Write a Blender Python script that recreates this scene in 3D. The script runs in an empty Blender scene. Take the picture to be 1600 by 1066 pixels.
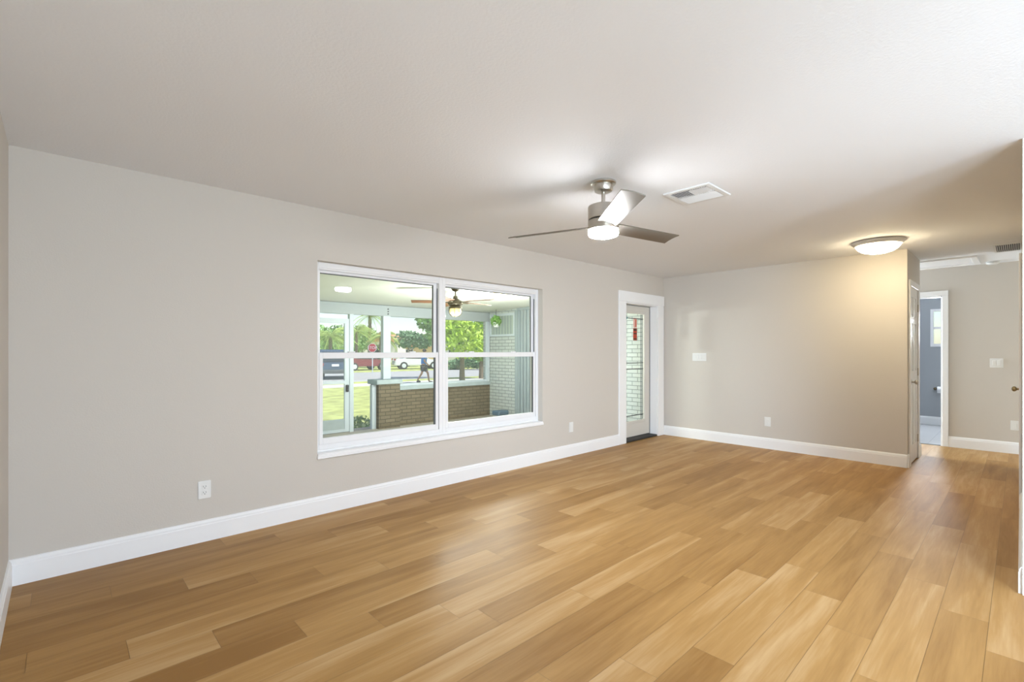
import bpy, bmesh, math, random
from mathutils import Vector, Matrix
R = math.radians
SC = bpy.context.scene
COL = SC.collection
random.seed(7)

# ------------------------------------------------------------------ camera
CAMZ = 1.30
cd = bpy.data.cameras.new('camera')
cam = bpy.data.objects.new('camera', cd)
COL.objects.link(cam)
cam.location = (0, 0, CAMZ)
cam.rotation_euler = (R(90), 0, R(46.67 - 90))
cd.sensor_width = 36.0
cd.lens = 750.5 / 1600 * 36.0
cd.shift_y = (549 - 533) / 1600.0
cd.clip_start = 0.02
cd.clip_end = 500
SC.camera = cam

# ------------------------------------------------------------------ colour management
vs = SC.view_settings
vs.view_transform = 'Standard'
vs.look = 'None'
vs.gamma = 1.0
vs.use_curve_mapping = False
vs.exposure = 0.36

# ------------------------------------------------------------------ world (sky)
w = bpy.data.worlds.new('world')
SC.world = w
w.use_nodes = True
nt = w.node_tree
nt.nodes.clear()
wo = nt.nodes.new('ShaderNodeOutputWorld')
bg = nt.nodes.new('ShaderNodeBackground')
sky = nt.nodes.new('ShaderNodeTexSky')
sky.sky_type = 'NISHITA'
sky.sun_disc = False
sky.sun_elevation = R(52)
sky.sun_rotation = R(200)
sky.air_density = 1.0
sky.dust_density = 0.6
sky.ozone_density = 1.5
bg.inputs['Strength'].default_value = 0.15
nt.links.new(sky.outputs[0], bg.inputs[0])
nt.links.new(bg.outputs[0], wo.inputs[0])

# sun: high, behind the house as seen from the porch
sd = bpy.data.lights.new('sun', 'SUN')
sd.energy = 5.0
sd.angle = R(0.6)
sd.color = (1.0, 0.95, 0.86)
sun = bpy.data.objects.new('sun', sd)
COL.objects.link(sun)
sun.rotation_euler = Vector((-0.35, 0.60, -1.0)).to_track_quat('-Z', 'Y').to_euler()


def area(name, loc, aim, sx, sy, power, col, spread=180):
    d = bpy.data.lights.new(name, 'AREA')
    d.spread = R(spread)
    d.shape = 'RECTANGLE'
    d.size = sx
    d.size_y = sy
    d.energy = power
    d.color = col
    o = bpy.data.objects.new(name, d)
    o.location = loc
    o.rotation_euler = Vector(aim).to_track_quat('-Z', 'Z').to_euler()
    COL.objects.link(o)
    return o


def point(name, loc, power, col, rad):
    d = bpy.data.lights.new(name, 'POINT')
    d.energy = power
    d.color = col
    d.shadow_soft_size = rad
    o = bpy.data.objects.new(name, d)
    o.location = loc
    COL.objects.link(o)
    return o


# added fill from unseen openings, then bathroom window daylight and added porch fill
area('rear_fill', (2.1, -3.95, 1.15), (0, 1, 0.06), 2.8, 2.0, 44, (0.72, 0.84, 1.0))  # added fill for the room, set in an unseen rear door
area('rear_up_fill', (0.9, -3.90, 0.55), (-0.12, 1, 0.36), 1.4, 0.9, 135, (0.72, 0.84, 1.0))  # added upward fill to brighten the ceiling
area('west_fill', (-0.17, -2.2, 1.45), (1, 0.75, -0.16), 1.7, 1.1, 42, (0.72, 0.85, 1.0), 66)  # added fill for the far wall, from an unseen window
area('west_up_fill', (-0.17, -2.2, 1.35), (1, 0.70, 0.24), 1.7, 0.9, 4, (0.72, 0.84, 1.0), 62)  # added faint upward fill for the far ceiling
area('hall_fill', (8.3, 4.9, 1.4), (0, -1, 0.1), 0.8, 1.2, 160, (0.76, 0.89, 1.0))  # added fill to brighten the hall, from an unseen window
area('daylight_bathroom_window', (11.1, 0.78, 1.7), (-1, 0, -0.15), 0.5, 0.6, 52, (0.84, 0.92, 1.0))
point('porch_fan_fill', (4.25, 5.72, 1.42), 62, (0.93, 1.0, 0.97), 0.10)  # added fill below the fan, stands in for daylight bounced into the porch
point('porch_light_fill', (5.09, 5.65, 1.80), 75, (0.93, 1.0, 0.97), 0.10)  # second added porch fill, below the flush light

# ------------------------------------------------------------------ helpers


class BM:
    """collects shapes in world coordinates"""

    def __init__(s):
        s.b = bmesh.new()

    def box(s, x0, x1, y0, y1, z0, z1, bev=0.0, seg=1):
        x0, x1 = sorted((x0, x1)); y0, y1 = sorted((y0, y1)); z0, z1 = sorted((z0, z1))
        m = Matrix.Translation(((x0 + x1) / 2, (y0 + y1) / 2, (z0 + z1) / 2)) @ Matrix.Diagonal((x1 - x0, y1 - y0, z1 - z0, 1))
        r = bmesh.ops.create_cube(s.b, size=1, matrix=m)
        if bev > 0:
            es = list({e for v in r['verts'] for e in v.link_edges})
            bmesh.ops.bevel(s.b, geom=es, offset=bev, segments=seg, affect='EDGES')
        return s

    def obox(s, c, size, rot, bev=0.0):
        t = BM()
        t.box(-size[0] / 2, size[0] / 2, -size[1] / 2, size[1] / 2, -size[2] / 2, size[2] / 2, bev)
        t.b.transform(Matrix.Translation(c) @ rot.to_4x4())
        s.join(t)
        return s

    def join(s, t):
        me = bpy.data.meshes.new('tmp')
        t.b.to_mesh(me)
        s.b.from_mesh(me)
        bpy.data.meshes.remove(me)
        t.b.free()

    def cyl(s, c, r, h, axis='Z', n=32, r2=None):
        r2 = r if r2 is None else r2
        m = {'Z': Matrix.Identity(4), 'X': Matrix.Rotation(R(90), 4, 'Y'), 'Y': Matrix.Rotation(R(90), 4, 'X')}[axis]
        bmesh.ops.create_cone(s.b, cap_ends=True, segments=n, radius1=r, radius2=r2, depth=h, matrix=Matrix.Translation(c) @ m)
        return s

    def tube(s, p, q, r, n=10, r2=None):
        p = Vector(p); q = Vector(q)
        d = q - p
        m = Matrix.Translation((p + q) / 2) @ d.to_track_quat('Z', 'Y').to_matrix().to_4x4()
        bmesh.ops.create_cone(s.b, cap_ends=True, segments=n, radius1=r, radius2=r if r2 is None else r2, depth=d.length, matrix=m)
        return s

    def lathe(s, c, prof, n=40):
        """prof: (radius, z) pairs, from top to bottom"""
        rings = []
        for r, z in prof:
            if r < 1e-5:
                rings.append([s.b.verts.new((c[0], c[1], c[2] + z))])
            else:
                rings.append([s.b.verts.new((c[0] + r * math.cos(2 * math.pi * i / n), c[1] + r * math.sin(2 * math.pi * i / n), c[2] + z)) for i in range(n)])
        for a, b in zip(rings, rings[1:]):
            for i in range(n):
                j = (i + 1) % n
                if len(a) == 1 and len(b) == 1:
                    continue
                if len(a) == 1:
                    s.b.faces.new((a[0], b[i], b[j]))
                elif len(b) == 1:
                    s.b.faces.new((a[i], b[0], a[j]))
                else:
                    s.b.faces.new((a[i], b[i], b[j], a[j]))
        for g in (rings[0], rings[-1]):
            if len(g) > 1:
                s.b.faces.new(g)
        bmesh.ops.recalc_face_normals(s.b, faces=s.b.faces)
        return s

    def sphere(s, c, r, sc=(1, 1, 1), n=16):
        bmesh.ops.create_uvsphere(s.b, u_segments=n, v_segments=max(6, n // 2), radius=r, matrix=Matrix.Translation(c) @ Matrix.Diagonal((sc[0], sc[1], sc[2], 1)))
        return s

    def poly(s, pts):
        s.b.faces.new([s.b.verts.new(p) for p in pts])
        return s

    def prism(s, pts, v):
        """closed polygon pts extruded by vector v"""
        v = Vector(v)
        a = [s.b.verts.new(p) for p in pts]
        b = [s.b.verts.new(Vector(p) + v) for p in pts]
        fs = [s.b.faces.new(a), s.b.faces.new(b[::-1])]
        for i in range(len(a)):
            j = (i + 1) % len(a)
            fs.append(s.b.faces.new((a[j], a[i], b[i], b[j])))
        bmesh.ops.recalc_face_normals(s.b, faces=fs)
        return s

    def sweep(s, prof, p, q, nrm):
        """profile (out, up) swept from p to q; out = nrm"""
        p = Vector(p); q = Vector(q); nrm = Vector(nrm)
        pts = [p + nrm * a + Vector((0, 0, b)) for a, b in prof]
        return s.prism(pts, q - p)


ROOT = {}


def boxuv(bm):
    uv = bm.loops.layers.uv.verify()
    for f in bm.faces:
        n = f.normal
        a = max(range(3), key=lambda i: abs(n[i]))
        for l in f.loops:
            c = l.vert.co
            l[uv].uv = ((c.y, c.z), (c.x, c.z), (c.x, c.y))[a]


def obj(name, B, m, parent=None, smooth=False, kind=None, label=None, mods=None):
    bm = B.b
    bm.normal_update()
    boxuv(bm)
    if parent is not None and parent in ROOT:
        bm.transform(ROOT[parent].inverted())
    me = bpy.data.meshes.new(name)
    bm.to_mesh(me)
    bm.free()
    if smooth:
        for p in me.polygons:
            p.use_smooth = True
        try:
            me.set_sharp_from_angle(angle=R(35))
        except Exception:
            pass
    me.materials.append(m)
    o = bpy.data.objects.new(name, me)
    COL.objects.link(o)
    if parent is not None:
        o.parent = parent
        ROOT[o] = ROOT.get(parent, Matrix.Identity(4))
    if kind:
        o['kind'] = kind
    if label:
        o['label'] = label
    return o


def tag(o, label, cat, group=None, kind=None):
    o['label'] = label
    o['category'] = cat
    if group:
        o['group'] = group
    if kind:
        o['kind'] = kind
    return o


def thing(name, label, cat, loc=(0, 0, 0), rz=0.0, group=None, kind=None):
    o = bpy.data.objects.new(name, None)
    o.empty_display_size = 0.1
    COL.objects.link(o)
    o.location = loc
    o.rotation_euler = (0, 0, rz)
    ROOT[o] = Matrix.Translation(loc) @ Matrix.Rotation(rz, 4, 'Z')
    if kind:
        o['kind'] = kind
    else:
        tag(o, label, cat, group)
    return o


def struct(name, B, m, smooth=False):
    return obj(name, B, m, None, smooth, kind='structure')


def dup(root, loc=None, rz=None, label=None):
    r = root.copy()
    COL.objects.link(r)
    if loc is not None:
        r.location = loc
    if rz is not None:
        r.rotation_euler = (0, 0, rz)
    if label:
        r['label'] = label
    for ch in list(root.children):
        c = ch.copy()
        COL.objects.link(c)
        c.parent = r
        for g in list(ch.children):
            d = g.copy()
            COL.objects.link(d)
            d.parent = c
    return r


def leaves(c, rad, count, size, rng, B):
    for _ in range(count):
        while True:
            q = Vector((rng.uniform(-1, 1), rng.uniform(-1, 1), rng.uniform(-1, 1)))
            if 0.35 < q.length < 1:
                break
        q = Vector((c[0] + q.x * rad[0], c[1] + q.y * rad[1], c[2] + q.z * rad[2]))
        s_ = size * rng.uniform(0.6, 1.3)
        e1 = Vector((rng.uniform(-1, 1), rng.uniform(-1, 1), rng.uniform(-1, 1))).normalized()
        e2 = e1.cross(Vector((rng.uniform(-1, 1), rng.uniform(-1, 1), rng.uniform(-1, 1)))).normalized()
        B.poly([q - e1 * s_, q + e2 * s_ * 0.45, q + e1 * s_, q - e2 * s_ * 0.45])


# ------------------------------------------------------------------ materials


def srgb(r, g, b):
    f = lambda c: (c / 255 / 12.92) if c / 255 <= 0.04045 else ((c / 255 + 0.055) / 1.055) ** 2.4
    return (f(r), f(g), f(b), 1)


def mat(name, col, rough=0.6, metal=0.0, spec=0.5, emit=None, es=0.0, bump=None, var=None, coat=0.0):
    """bump=(scale, strength, distance); var=(scale, amount)"""
    m = bpy.data.materials.new(name)
    m.use_nodes = True
    n = m.node_tree
    p = n.nodes['Principled BSDF']
    p.inputs['Base Color'].default_value = col
    p.inputs['Roughness'].default_value = rough
    p.inputs['Metallic'].default_value = metal
    p.inputs['Specular IOR Level'].default_value = spec
    p.inputs['Coat Weight'].default_value = coat
    if emit:
        p.inputs['Emission Color'].default_value = emit
        p.inputs['Emission Strength'].default_value = es
    tc = n.nodes.new('ShaderNodeTexCoord')
    if var:
        nz = n.nodes.new('ShaderNodeTexNoise')
        nz.inputs['Scale'].default_value = var[0]
        nz.inputs['Detail'].default_value = 4
        n.links.new(tc.outputs['Object'], nz.inputs['Vector'])
        mr = n.nodes.new('ShaderNodeMapRange')
        mr.inputs['From Min'].default_value = 0.3
        mr.inputs['From Max'].default_value = 0.7
        mr.inputs['To Min'].default_value = 1 - var[1]
        mr.inputs['To Max'].default_value = 1 + var[1]
        n.links.new(nz.outputs['Fac'], mr.inputs['Value'])
        mx = n.nodes.new('ShaderNodeVectorMath')
        mx.operation = 'SCALE'
        mx.inputs[0].default_value = col[:3]
        n.links.new(mr.outputs[0], mx.inputs['Scale'])
        n.links.new(mx.outputs[0], p.inputs['Base Color'])
    if bump:
        nb = n.nodes.new('ShaderNodeTexNoise')
        nb.inputs['Scale'].default_value = bump[0]
        nb.inputs['Detail'].default_value = 3
        n.links.new(tc.outputs['Object'], nb.inputs['Vector'])
        bp = n.nodes.new('ShaderNodeBump')
        bp.inputs['Strength'].default_value = bump[1]
        bp.inputs['Distance'].default_value = bump[2]
        n.links.new(nb.outputs['Fac'], bp.inputs['Height'])
        n.links.new(bp.outputs[0], p.inputs['Normal'])
    return m


def glass(name, tint=(0.97, 0.985, 0.98, 1), refl=0.06):
    m = bpy.data.materials.new(name)
    m.use_nodes = True
    n = m.node_tree
    n.nodes.clear()
    o = n.nodes.new('ShaderNodeOutputMaterial')
    t = n.nodes.new('ShaderNodeBsdfTransparent')
    t.inputs[0].default_value = tint
    g = n.nodes.new('ShaderNodeBsdfGlossy')
    g.inputs['Roughness'].default_value = 0.02
    fr = n.nodes.new('ShaderNodeFresnel')
    fr.inputs['IOR'].default_value = 1.45
    mu = n.nodes.new('ShaderNodeMath')
    mu.operation = 'MULTIPLY'
    mu.inputs[1].default_value = refl / 0.06
    mx = n.nodes.new('ShaderNodeMixShader')
    ge = n.nodes.new('ShaderNodeNewGeometry')      # reflect only on the side the light arrives at
    inv = n.nodes.new('ShaderNodeMath')
    inv.operation = 'SUBTRACT'
    inv.inputs[0].default_value = 1.0
    n.links.new(ge.outputs['Backfacing'], inv.inputs[1])
    m2 = n.nodes.new('ShaderNodeMath')
    m2.operation = 'MULTIPLY'
    n.links.new(fr.outputs[0], mu.inputs[0])
    n.links.new(mu.outputs[0], m2.inputs[0])
    n.links.new(inv.outputs[0], m2.inputs[1])
    n.links.new(m2.outputs[0], mx.inputs[0])
    n.links.new(t.outputs[0], mx.inputs[1])
    n.links.new(g.outputs[0], mx.inputs[2])
    n.links.new(mx.outputs[0], o.inputs[0])
    return m


def brickmat(name, c1, c2, mortar, bw=0.20, bh=0.067, ms=0.012):
    m = bpy.data.materials.new(name)
    m.use_nodes = True
    n = m.node_tree
    p = n.nodes['Principled BSDF']
    p.inputs['Roughness'].default_value = 0.85
    tc = n.nodes.new('ShaderNodeTexCoord')
    br = n.nodes.new('ShaderNodeTexBrick')
    br.inputs['Color1'].default_value = c1
    br.inputs['Color2'].default_value = c2
    br.inputs['Mortar'].default_value = mortar
    br.inputs['Scale'].default_value = 1
    br.inputs['Mortar Size'].default_value = ms * 0.55
    br.inputs['Mortar Smooth'].default_value = 0.3
    br.inputs['Brick Width'].default_value = bw
    br.inputs['Row Height'].default_value = bh
    n.links.new(tc.outputs['UV'], br.inputs['Vector'])
    n.links.new(br.outputs['Color'], p.inputs['Base Color'])
    bp = n.nodes.new('ShaderNodeBump')
    bp.invert = True
    bp.inputs['Strength'].default_value = 0.8
    bp.inputs['Distance'].default_value = 0.008
    n.links.new(br.outputs['Fac'], bp.inputs['Height'])
    n.links.new(bp.outputs[0], p.inputs['Normal'])
    return m


M = {}
M['wall'] = mat('greige_paint', (0.620, 0.580, 0.525, 1), 0.65, spec=0.3, bump=(110, 0.22, 0.003))
M['ceil'] = mat('ceiling_paint', (0.835, 0.840, 0.850, 1), 0.8, spec=0.2, bump=(75, 0.30, 0.004))
M['white'] = mat('white_semigloss', (0.89, 0.895, 0.90, 1), 0.32, spec=0.5)
M['doorwhite'] = mat('white_door_enamel', (0.87, 0.875, 0.88, 1), 0.38)
M['vinyl'] = mat('white_vinyl', (0.84, 0.84, 0.85, 1), 0.4)
M['plate'] = mat('white_plastic', (0.80, 0.80, 0.78, 1), 0.35)
M['dark'] = mat('dark_slot', (0.03, 0.03, 0.03, 1), 0.6)
M['gasket'] = mat('dark_gasket', (0.10, 0.11, 0.11, 1), 0.6)
M['doorpaint'] = mat('cream_door_paint', (0.66, 0.63, 0.57, 1), 0.4)
M['nickel'] = mat('brushed_nickel', (0.56, 0.53, 0.48, 1), 0.28, metal=1.0)
M['blade'] = mat('satin_blade', (0.25, 0.225, 0.19, 1), 0.36, metal=0.85)
M['brass'] = mat('aged_brass', (0.42, 0.33, 0.18, 1), 0.3, metal=1.0)
M['led'] = mat('lit_led_diffuser', (0.9, 0.9, 0.9, 1), 0.4, emit=(0.90, 0.94, 1.0, 1), es=165.0)
M['bowl'] = mat('lit_frosted_bowl', (0.9, 0.85, 0.75, 1), 0.4, emit=(1.0, 0.84, 0.56, 1), es=38.0)
M['porchbowl'] = mat('lit_amber_glass', (0.9, 0.8, 0.5, 1), 0.4, emit=(1.0, 0.72, 0.22, 1), es=1.0)
M['pan'] = mat('white_metal_pan', (0.70, 0.69, 0.67, 1), 0.4)
M['bathwall'] = mat('blue_grey_paint', (0.38, 0.40, 0.42, 1), 0.6, bump=(110, 0.15, 0.003))
M['glass'] = glass('window_glass')
M['brick'] = brickmat('painted_brick', srgb(204, 208, 204), srgb(194, 200, 197), srgb(146, 152, 150))
M['brownbrick'] = brickmat('tan_brick', srgb(134, 122, 102), srgb(120, 109, 91), srgb(94, 88, 76))
M['cap'] = mat('concrete_cap', srgb(176, 186, 188), 0.8, var=(8, 0.06))
M['alum'] = mat('white_aluminium', srgb(206, 214, 220), 0.45)
M['bronze'] = mat('dark_frame', srgb(70, 78, 82), 0.5)
M['porchceil'] = mat('porch_ceiling_paint', (0.80, 0.80, 0.72, 1), 0.7)
M['porchfloor'] = mat('porch_concrete', srgb(176, 168, 158), 0.8, var=(6, 0.08))
M['siding'] = mat('sage_siding', srgb(158, 168, 172), 0.6)
M['beam'] = mat('beam_paint', srgb(176, 182, 184), 0.6)
M['asphalt'] = mat('street_surface', srgb(176, 176, 176), 0.9, var=(3, 0.05))
M['concrete'] = mat('sidewalk_concrete', srgb(208, 204, 198), 0.9, var=(5, 0.05))
M['lawn'] = mat('lawn_grass', srgb(182, 190, 116), 0.95, var=(2.4, 0.34), bump=(60, 0.6, 0.03))
M['leaf'] = mat('tree_leaves', srgb(130, 170, 92), 0.6, var=(1.2, 0.35))
M['leaf_y'] = mat('yellow_green_leaves', srgb(186, 214, 84), 0.6, var=(1.5, 0.35))
M['leaf_d'] = mat('deep_green_leaves', srgb(100, 140, 96), 0.6, var=(1.2, 0.35))
M['palm'] = mat('palm_fronds', srgb(170, 192, 104), 0.55, var=(1.5, 0.35))
M['bark'] = mat('tree_bark', srgb(120, 108, 94), 0.9, var=(9, 0.2))
M['brownblade'] = mat('brown_fan_blade', srgb(110, 74, 48), 0.5)
M['bronzefan'] = mat('antique_bronze', srgb(96, 88, 70), 0.45, metal=0.6)
M['tyre'] = mat('black_rubber', (0.02, 0.02, 0.02, 1), 0.7)
M['carglass'] = mat('car_glass', (0.03, 0.04, 0.05, 1), 0.08)
M['carblue'] = mat('dark_blue_car_paint', srgb(66, 84, 104), 0.25, coat=0.5)
M['carred'] = mat('maroon_car_paint', srgb(126, 52, 62), 0.25, coat=0.5)
M['carwhite'] = mat('white_car_paint', srgb(224, 226, 228), 0.25, coat=0.5)
M['redlamp'] = mat('red_lamp_plastic', srgb(160, 30, 30), 0.3)
M['signred'] = mat('sign_red', srgb(196, 44, 58), 0.5)
M['signwhite'] = mat('sign_white', srgb(236, 236, 236), 0.5)
M['stucco_t'] = mat('tan_stucco', srgb(222, 196, 150), 0.9)
M['stucco_w'] = mat('white_stucco', srgb(230, 226, 216), 0.9)
M['roof_t'] = mat('terracotta_roof', srgb(214, 150, 112), 0.9, var=(2, 0.1))
M['roof_g'] = mat('grey_roof', srgb(190, 180, 170), 0.9, var=(2, 0.1))
M['shirt'] = mat('blue_shirt', srgb(60, 130, 216), 0.8)
M['shorts'] = mat('dark_shorts', srgb(70, 66, 78), 0.8)
M['skin'] = mat('skin', srgb(188, 138, 108), 0.6)
M['hair'] = mat('dark_hair', srgb(50, 40, 34), 0.8)
M['shoe'] = mat('shoe', srgb(60, 60, 64), 0.7)
M['box'] = mat('grey_blue_plastic', srgb(92, 112, 128), 0.5)
M['boxbase'] = mat('pale_plastic', srgb(196, 192, 186), 0.5)
M['paper'] = mat('toilet_paper', (0.72, 0.73, 0.75, 1), 0.9)
M['lead'] = mat('leaded_came', (0.07, 0.075, 0.08, 1), 0.5, metal=0.0)
M['bevel'] = mat('teal_glass_jewel', srgb(66, 118, 128), 0.15)
M['stk_pink'] = mat('pink_label', srgb(226, 176, 164), 0.6)
M['stk_red'] = mat('red_label', srgb(186, 70, 44), 0.6)
M['stk_dark'] = mat('dark_label_print', srgb(84, 54, 44), 0.6)
M['pot'] = mat('pot_glaze', srgb(120, 110, 100), 0.6)
M['blind'] = mat('pale_blind', srgb(176, 186, 178), 0.5)
M['vented'] = mat('vent_white', (0.74, 0.74, 0.73, 1), 0.45)
M['ventgap'] = mat('vent_throat', (0.30, 0.30, 0.30, 1), 0.7)
M['returngap'] = mat('return_throat', (0.08, 0.08, 0.09, 1), 0.7)

# bathroom tile
m = bpy.data.materials.new('grey_tile')
m.use_nodes = True
n = m.node_tree
p = n.nodes['Principled BSDF']
p.inputs['Roughness'].default_value = 0.3
tc = n.nodes.new('ShaderNodeTexCoord')
br = n.nodes.new('ShaderNodeTexBrick')
br.offset = 0.5
br.inputs['Color1'].default_value = (0.50, 0.50, 0.50, 1)
br.inputs['Color2'].default_value = (0.46, 0.46, 0.47, 1)
br.inputs['Mortar'].default_value = (0.33, 0.33, 0.34, 1)
br.inputs['Scale'].default_value = 1
br.inputs['Mortar Size'].default_value = 0.004
br.inputs['Brick Width'].default_value = 0.6
br.inputs['Row Height'].default_value = 0.3
n.links.new(tc.outputs['UV'], br.inputs['Vector'])
n.links.new(br.outputs['Color'], p.inputs['Base Color'])
M['tile'] = m

# screen mesh: fine weave lets most of the view through
m = bpy.data.materials.new('insect_screen')
m.use_nodes = True
n = m.node_tree
n.nodes.clear()
o_ = n.nodes.new('ShaderNodeOutputMaterial')
t_ = n.nodes.new('ShaderNodeBsdfTransparent')
d_ = n.nodes.new('ShaderNodeBsdfDiffuse')
d_.inputs[0].default_value = (0.45, 0.47, 0.48, 1)
x_ = n.nodes.new('ShaderNodeMixShader')
x_.inputs[0].default_value = 0.10
n.links.new(t_.outputs[0], x_.inputs[1])
n.links.new(d_.outputs[0], x_.inputs[2])
n.links.new(x_.outputs[0], o_.inputs[0])
M['screen'] = m

# vinyl plank floor: tone and seed come per plank from the mesh
m = bpy.data.materials.new('oak_vinyl_plank')
m.use_nodes = True
n = m.node_tree
L = n.links
p = n.nodes['Principled BSDF']
tc = n.nodes.new('ShaderNodeTexCoord')
at = n.nodes.new('ShaderNodeAttribute')
at.attribute_name = 'plank'
sep = n.nodes.new('ShaderNodeSeparateColor')
L.new(at.outputs['Color'], sep.inputs[0])
seed = n.nodes.new('ShaderNodeVectorMath')
seed.operation = 'SCALE'
seed.inputs['Scale'].default_value = 37.0
cmb = n.nodes.new('ShaderNodeCombineXYZ')
L.new(sep.outputs[1], cmb.inputs[0])
L.new(sep.outputs[1], cmb.inputs[1])
L.new(sep.outputs[1], cmb.inputs[2])
L.new(cmb.outputs[0], seed.inputs[0])
add = n.nodes.new('ShaderNodeVectorMath')
add.operation = 'ADD'
L.new(tc.outputs['Object'], add.inputs[0])
L.new(seed.outputs[0], add.inputs[1])


def stretched(sx, sy, scale, detail, dist=0.0):
    mp = n.nodes.new('ShaderNodeMapping')
    mp.inputs['Scale'].default_value = (sx, sy, 1)
    L.new(add.outputs[0], mp.inputs['Vector'])
    nz = n.nodes.new('ShaderNodeTexNoise')
    nz.inputs['Scale'].default_value = scale
    nz.inputs['Detail'].default_value = detail
    nz.inputs['Distortion'].default_value = dist
    L.new(mp.outputs[0], nz.inputs['Vector'])
    return nz


n1 = stretched(0.9, 9.0, 1.0, 3, 0.6)      # broad bands
n2 = stretched(5.0, 110.0, 1.0, 4, 0.4)    # fine streaks
n3 = stretched(2.2, 26.0, 1.0, 3, 1.5)     # cathedral figure


def madd(a, k, b):
    x = n.nodes.new('ShaderNodeMath')
    x.operation = 'MULTIPLY_ADD'
    L.new(a, x.inputs[0])
    x.inputs[1].default_value = k
    if isinstance(b, float):
        x.inputs[2].default_value = b
    else:
        L.new(b, x.inputs[2])
    return x.outputs[0]


t = madd(n1.outputs['Fac'], 1.30, -0.68)
t = madd(n3.outputs['Fac'], 0.42, t)
t = madd(n2.outputs['Fac'], 0.30, t)
t = madd(sep.outputs[0], 0.66, t)
cr = n.nodes.new('ShaderNodeValToRGB')
e = cr.color_ramp.elements
e[0].position = 0.05
e[0].color = (0.570, 0.370, 0.178, 1)
e[1].position = 1.0
e[1].color = (0.300, 0.152, 0.042, 1)
k_ = e.new(0.45)
k_.color = (0.445, 0.252, 0.086, 1)
L.new(t, cr.inputs[0])
L.new(cr.outputs[0], p.inputs['Base Color'])
p.inputs['Roughness'].default_value = 0.44
p.inputs['Specular IOR Level'].default_value = 0.18
bp = n.nodes.new('ShaderNodeBump')
bp.inputs['Strength'].default_value = 0.06
bp.inputs['Distance'].default_value = 0.002
L.new(n2.outputs['Fac'], bp.inputs['Height'])
L.new(bp.outputs[0], p.inputs['Normal'])
M['floor'] = m
M['seam'] = mat('plank_seam', (0.23, 0.14, 0.065, 1), 0.6)

# ------------------------------------------------------------------ room shell
H = 2.44
YA = 3.838      # wall with the window and the front door
XB = 6.875      # far wall of the living room
XL = -0.203     # wall at the left
YH = 0.871      # hall side of the far wall
XE = 8.81       # end wall of the hall
YN = -0.005     # right side of the hall
XK = 3.75       # near corner of that wall
YR = -4.0       # rear wall behind the camera
TH = 0.20
OX0, OX1, OZ0, OZ1 = 1.495, 4.11, 0.47, 2.025       # window opening
DX0, DX1, DZ1 = 5.82, 6.69, 2.00                     # front door opening

# floor: planks 0.177 m wide, 1.215 m long, laid along X
PW, PL, Y0F = 0.177, 1.215, 0.106
OFF = {-1: 2.93, 0: 3.24, 1: 3.555, 2: 2.66, 3: 2.96, 4: 2.03, 5: 2.945, 6: 2.625, 7: 2.325, 8: 3.25, 9: 2.75, 10: 2.634,
       11: 2.335, 12: 2.038, 13: 1.733, 14: 1.434, 15: 1.115, 16: 2.03, 17: 1.73, 18: 1.419, 19: 1.11, 20: 0.81}
TONE = {(13, 0): .75, (13, 1): .0, (13, -1): .8, (12, 0): .5, (12, -1): .1, (12, -2): .8, (11, 0): .1, (11, 1): .55, (11, -1): .6, (11, -2): .3,
        (14, 0): .35, (14, -1): .15, (14, -2): .6, (17, 0): .55, (17, -1): .15, (17, -2): .8, (20, 0): .2, (20, -1): .7, (15, 0): .35, (15, -1): .55,
        (16, 0): .25, (16, -1): .55, (16, -2): .85, (10, 0): .3, (10, -1): .05, (10, -2): .05, (9, 0): .55, (9, -1): .6, (9, -2): .3,
        (8, 0): .55, (8, -1): .05, (8, -2): .05, (7, 0): .5, (7, 1): .3, (7, -1): .75, (6, 0): .55, (6, 1): .0, (6, -1): .5, (5, 0): .65, (5, -1): .05,
        (4, 0): .05, (4, 1): .2, (4, 2): .6, (4, -1): .75, (3, 0): .62, (3, -1): .05, (3, 1): .25, (2, 0): .55, (2, 1): .1, (2, -1): .15,
        (1, 0): .12, (1, 1): .65, (1, -1): .15, (0, 0): .1, (0, -1): .62, (0, 1): .2, (-1, 0): .1, (-1, -1): .6, (-1, 1): .7, (18, -1): .5, (18, 0): .6,
        (19, 0): .3, (19, -1): .55, (5, 1): .3, (5, 2): .6, (8, 1): .3, (12, 1): .3, (11, 2): .6}
rf = random.Random(3)
fb = bmesh.new()
lay = fb.loops.layers.float_color.new('plank')
g = 0.0007
for k in range(-8, 23):
    y0 = Y0F + k * PW
    y1 = y0 + PW
    off = OFF.get(k, rf.random() * PL)
    i0 = math.floor((-0.3 - off) / PL) - 1
    for i in range(i0, i0 + 12):
        x0 = off + i * PL
        x1 = x0 + PL
        xa, xb = max(x0, XL - 0.05), min(x1, XE + 0.06)
        ya, yb = max(y0, YR - 0.05), min(y1, YA + 0.12)
        tone = TONE.get((k, i), rf.choice((.05, .15, .3, .5, .65)))
        sdv = rf.random()
        if xb - xa < 0.01 or yb - ya < 0.005:
            continue
        f = fb.faces.new([fb.verts.new(q) for q in ((xa + g, ya + g, 0), (xb - g, ya + g, 0), (xb - g, yb - g, 0), (xa + g, yb - g, 0))])
        for l in f.loops:
            l[lay] = (tone, sdv, 0, 1)
me = bpy.data.meshes.new('floor')
fb.to_mesh(me)
fb.free()
me.materials.append(M['floor'])
fo = bpy.data.objects.new('floor', me)
COL.objects.link(fo)
fo['kind'] = 'structure'
struct('subfloor', BM().box(XL - 0.2, XE + 0.06, YR - 0.2, YA + 0.12, -0.08, -0.0012), M['seam'])
struct('rear_bounce_floor', BM().box(XL - 0.2, XK + 0.12, YR - 0.2, Y0F - 8 * PW, -0.04, 0.002), M['tile'])  # unseen pale tile, added in place of planks for a neutral light bounce
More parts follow.
